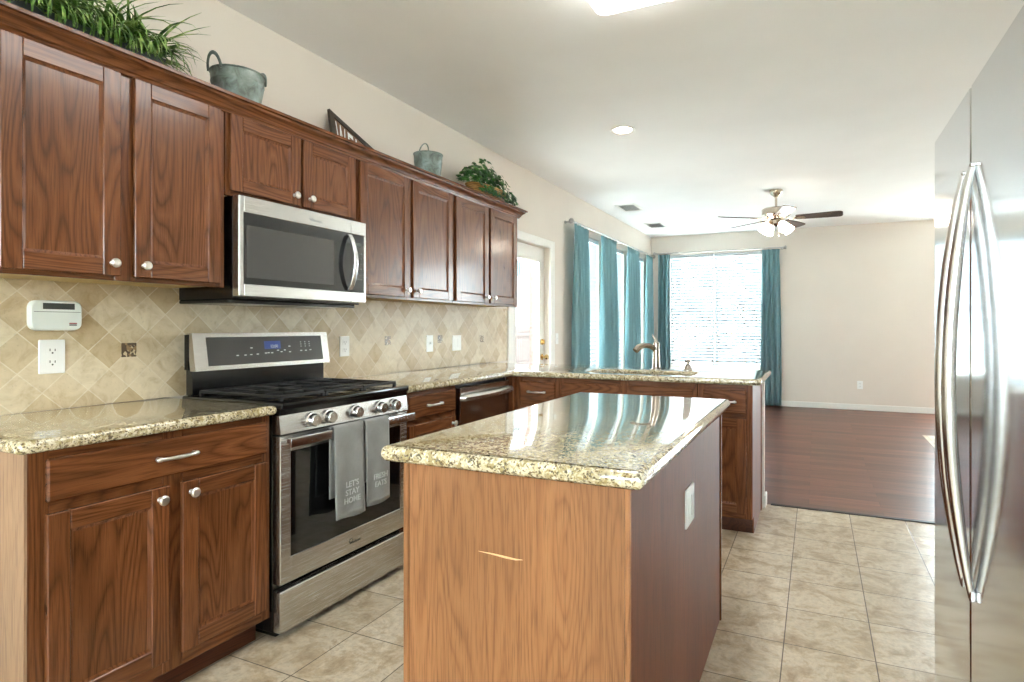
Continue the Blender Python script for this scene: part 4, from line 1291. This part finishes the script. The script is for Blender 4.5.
def rod(label, along, a0, a1, t, z, wall, brackets, rings):
    loc = (t, (a0 + a1) / 2, z) if along == 'y' else ((a0 + a1) / 2, t, z)
    root = thing('curtain_rod', label, 'curtain rod', loc)
    R = rel(loc)
    P = (lambda a, d=t, zz=z: (d, a, zz)) if along == 'y' else (lambda a, d=t, zz=z: (a, d, zz))
    mb = MB(R); mb.cyl(P(a0), P(a1), 0.0105, 14); mb.build('pole', 'rod_metal', root)
    for a, s_ in ((a0, -1), (a1, 1)):
        f = MB(R); ax = (0, s_, 0) if along == 'y' else (s_, 0, 0)
        f.lathe([(0.013, 0.0), (0.017, 0.006), (0.012, 0.012), (0.026, 0.025), (0.030, 0.040), (0.022, 0.056), (0.0, 0.062)], P(a), ax, 18); f.build('finial', 'rod_metal', root)
    for p, q, nr in rings:
        for i in range(nr):
            a = (p + q) / 2 + ((i + 0.5) / nr - 0.5) * (q - p) * 0.95
            hk = MB(R); pts = []
            for k in range(17):
                th = 2 * PI * k / 16
                c, d_ = 0.0145 * math.cos(th), 0.0145 * math.sin(th)
                pts.append(P(a, t + c, z - 0.003 + d_))
            hk.tube(pts, 0.002, 6, up=(0, 1, 0) if along == 'y' else (1, 0, 0))
            hk.build('curtain_ring', 'rod_metal', root)
    for a in brackets:
        b = MB(R); b.tube([P(a, wall), P(a)], 0.006, 8); b.lathe([(0.022, 0), (0.022, 0.006), (0.0, 0.007)], P(a, wall + (0.0005 if along == 'y' else -0.0005)), ((1, 0, 0) if along == 'y' else (0, -1, 0)), 16); b.build('bracket', 'rod_metal', root)
rod('nickel curtain rod above the left wall windows', 'y', 5.94, 9.44, CX, ZR, XW, (5.95, 7.73, 9.42), [(5.96, 6.46, 4), (6.87, 7.54, 5), (7.94, 8.62, 5), (8.97, 9.40, 4)])
rod('nickel curtain rod above the far wall window', 'x', -2.40, -0.46, CY, ZRF, YF, (-2.392, -0.470), [(-2.385, -2.175, 3), (-0.765, -0.49, 4)])

# ------------------------------------------------------------------ things on top of the wall cabinets
ZT = ZUT
def blade_leaf(mb, base, az, el, L, wd, droop, mi=0):
    d = Vector((math.cos(az), math.sin(az), 0))
    side = Vector((-math.sin(az), math.cos(az), 0))
    n = 6
    p = Vector(base); e = el
    va = []
    for k in range(n + 1):
        t = k / n
        ww = wd * (1 - t ** 1.6) * (0.6 + 0.4 * min(1, t * 4)) + 0.0004
        up = (d * -math.sin(e) + Vector((0, 0, math.cos(e))))
        va.append((p - side * ww, p + up * (-ww * 0.5), p + side * ww))
        p = p + (d * math.cos(e) + Vector((0, 0, math.sin(e)))) * (L / n)
        e -= droop / n
    rows = [[mb.bm.verts.new(mb.m @ q) for q in r] for r in va]
    for a, b in zip(rows[:-1], rows[1:]):
        for i in range(2):
            f = mb.bm.faces.new((a[i], a[i + 1], b[i + 1], b[i])); f.material_index = mi

def clamp_plant(mb, zmin, xmin):
    for v in mb.bm.verts:
        if v.co.x < xmin: v.co.x = xmin + 0.002 * random.random()
        if v.co.z < zmin: v.co.z = zmin + 0.002 * random.random()

loc = (-2.30, 1.13, ZT)
root = thing('grass_planter', 'long dark planter of spiky grass on top of the wall cabinets', 'plant', loc)
mb = MB()
o_ = [(-0.075, -0.28), (0.075, -0.28), (0.075, 0.28), (-0.075, 0.28)]
mb.ring_loft([[(x * 0.86, y * 0.95, 0.0005) for x, y in o_], [(x, y, 0.088) for x, y in o_], [(x * 0.93, y * 0.98, 0.088) for x, y in o_], [(x * 0.9, y * 0.97, 0.075) for x, y in o_]])
mb.build('planter_box', 'planter', root, 0)
rnd = random.Random(11)
mb = MB()
for k in range(380):
    y = rnd.choice((-0.2, -0.07, 0.07, 0.21)) + rnd.uniform(-0.06, 0.06); x = rnd.uniform(-0.06, 0.06)
    az = rnd.uniform(0, 2 * PI)
    fr_ = rnd.random() < 0.45
    if fr_: az = rnd.uniform(-1.0, 1.0); x = rnd.uniform(0.0, 0.07)
    blade_leaf(mb, (x, y, 0.075), az, rnd.uniform(0.5, 1.2) if fr_ else rnd.uniform(0.7, 1.5), rnd.uniform(0.20, 0.32) if fr_ else rnd.uniform(0.18, 0.34), rnd.uniform(0.0045, 0.0080), rnd.uniform(2.2, 3.6) if fr_ else rnd.uniform(0.6, 2.0))
for k in range(45):
    az = rnd.uniform(0.6, 2.4)
    blade_leaf(mb, (rnd.uniform(-0.05, 0.05), 0.25 + rnd.uniform(-0.04, 0.02), 0.07), az, rnd.uniform(0.5, 1.4), rnd.uniform(0.14, 0.25), rnd.uniform(0.0045, 0.0075), rnd.uniform(1.0, 2.4))
clamp_plant(mb, 0.03, -0.205)
mb.build('foliage', 'grass', root, 60, recalc=False)

def pail(name, label, loc, rt, rb, h, sy, handles, group=None, rot=0.0):
    root = thing(name, label, 'bucket', loc, group, rot)
    mb = MB(Matrix.Diagonal((1, sy, 1, 1)))
    mb.lathe([(0.0, 0.002), (rb, 0.0015), (rb + 0.002, 0.006), (rt * 0.97, h * 0.72), (rt * 0.985, h * 0.735), (rt * 0.985, h * 0.765), (rt * 0.975, h * 0.78), (rt, h - 0.006), (rt + 0.004, h - 0.003), (rt + 0.003, h), (rt - 0.002, h - 0.002), (rb - 0.003, 0.008), (0, 0.007)], n=40, caps=False)
    mb.build('pail_body', 'galv', root)
    return root
t = pail('metal_tub', 'oval galvanized tub with ear handles on top of the wall cabinets', (-2.285, 1.755, ZT), 0.106, 0.080, 0.176, 1.0, 2)
for s_ in (-1, 1):
    mb = MB()
    pts = []
    for k in range(15):
        a = PI * k / 14
        pts.append((0.040 * math.cos(a), s_ * (0.107 + 0.012 * math.sin(a)), 0.158 + 0.066 * math.sin(a)))
    mb.tube(pts, 0.008, 8, flat=0.35, up=(0, 1, 0)); mb.build('ear_handle', 'galv', t)
t = pail('metal_bucket', 'small galvanized bucket with raised bail on top of the wall cabinets', (-2.29, 3.13, ZT), 0.092, 0.070, 0.200, 1.0, 1)
mb = MB()
pts = []
for k in range(19):
    a = PI * k / 18
    pts.append((0.02 * math.sin(a), 0.045 * math.cos(a) - 0.050, 0.192 + 0.062 * math.sin(a)))
mb.tube(pts, 0.004, 8); mb.build('bail_handle', 'galv', t)

# welcome pennant leaning on the wall
loc = (-2.455, 2.475, ZT)
root = thing('welcome_sign', 'dark wooden pennant sign with white lettering leaning on the wall', 'sign', loc)
ang = math.radians(8)
F = frame((0, 0, 0.001), (0, 1, 0), (-math.sin(ang), 0, math.cos(ang)), (math.cos(ang), 0, math.sin(ang)))
A, B, C = (0.0, 0.0), (0.0, 0.232), (0.56, 0.0)
mb = MB(F)
mb.prism([(0.012, 0.006), (0.735, 0.006), (0.012, 0.290)], 0.002, 0.010); mb.build('sign_board', 'sign_face', root, 0)
mb = MB(F)
t_ = 0.030
mb.prism([(0, 0), (t_, 0), (t_, 0.2914), (0, 0.305)], 0.0, 0.018)
mb.prism([(t_, 0.2914), (t_, 0.2655), (0.695, 0.0), (0.76, 0.0)], 0.0, 0.0178)
mb.prism([(t_, 0.0), (0.695, 0.0), (0.65, 0.0165), (t_, 0.0165)], 0.0, 0.0176)
mb.build('sign_border', 'sign_dark', root, 0)
mb = MB(F)
u = 0.042
for ch in 'WELCOME':
    me = text_mesh(ch, 1.0, 0.0, 0.0)
    xs = [v.co.x for v in me.vertices]; ys_ = [v.co.y for v in me.vertices]
    wch = 0.072 if ch in 'WM' else 0.042
    for v in me.vertices:
        x = u + (v.co.x - min(xs)) / (max(xs) - min(xs)) * wch
        top = max(0.03, 0.2655 * (1 - (x - 0.030) / 0.665) - 0.010)
        v.co = Vector((x, 0.02 + (v.co.y - min(ys_)) / (max(ys_) - min(ys_)) * (top - 0.02), 0.0106))
    mb.add_mesh(me, Matrix.Identity(4))
    u += wch + 0.018
mb.build('lettering', 'white', root, 0)

# ivy basket
loc = (-2.31, 3.90, ZT)
root = thing('ivy_basket', 'wicker basket of green ivy at the right end of the cabinet tops', 'plant', loc)
mb = MB(Matrix.Diagonal((0.66, 1.75, 1.25, 1)))
mb.lathe([(0.0, 0.001), (0.115, 0.001), (0.125, 0.01), (0.142, 0.10), (0.150, 0.112), (0.142, 0.118), (0.132, 0.10), (0.11, 0.015), (0.0, 0.012)], n=40, caps=False); mb.build('basket', 'wicker', root)
rnd = random.Random(5)
mb = MB()
def ivy_leaf(c, nrm, s_, rot):
    q = Vector((0, 0, 1)).rotation_difference(nrm).to_matrix()
    r = Matrix.Rotation(rot, 3, 'Z')
    sh = [(0, -0.55), (0.42, -0.62), (0.55, -0.15), (0.78, 0.12), (0.38, 0.28), (0.0, 0.95), (-0.38, 0.28), (-0.78, 0.12), (-0.55, -0.15), (-0.42, -0.62)]
    vs = [mb.bm.verts.new(c + q @ (r @ Vector((x * s_, y * s_, -0.18 * s_ * (x * x + 0.4 * y * y))))) for x, y in sh]
    ce = mb.bm.verts.new(c + q @ Vector((0, 0, 0.10 * s_)))
    for i in range(10): mb.bm.faces.new((ce, vs[i], vs[(i + 1) % 10]))
for k in range(620):
    a = rnd.uniform(0, 2 * PI); b = rnd.uniform(0, 1) ** 0.6
    y = -0.27 + 0.60 * rnd.random()
    hump = 0.155 * math.exp(-((y + 0.12) / 0.13) ** 2) + 0.105 * math.exp(-((y - 0.12) / 0.14) ** 2)
    hh = 0.14 + (hump + 0.02) * b + rnd.uniform(-0.015, 0.020)
    rad = 0.12 * (1 - 0.35 * b)
    x = rad * math.cos(a) * rnd.uniform(0.4, 1.15)
    if y > 0.20: hh -= rnd.uniform(0, 0.14)
    if rnd.random() < 0.14: hh = rnd.uniform(0.08, 0.14); x = 0.095 + rnd.uniform(0, 0.012)
    nrm = Vector((x * 5 + 0.35, y * 1.2 + rnd.uniform(-0.5, 0.5), 0.5 + rnd.uniform(-0.3, 0.5))).normalized()
    ivy_leaf(Vector((min(max(x, -0.17), 0.108), y, max(hh, 0.065))), nrm, rnd.uniform(0.019, 0.034), rnd.uniform(0, 6.28))
mb.build('foliage', 'ivy', root, 0, recalc=False)
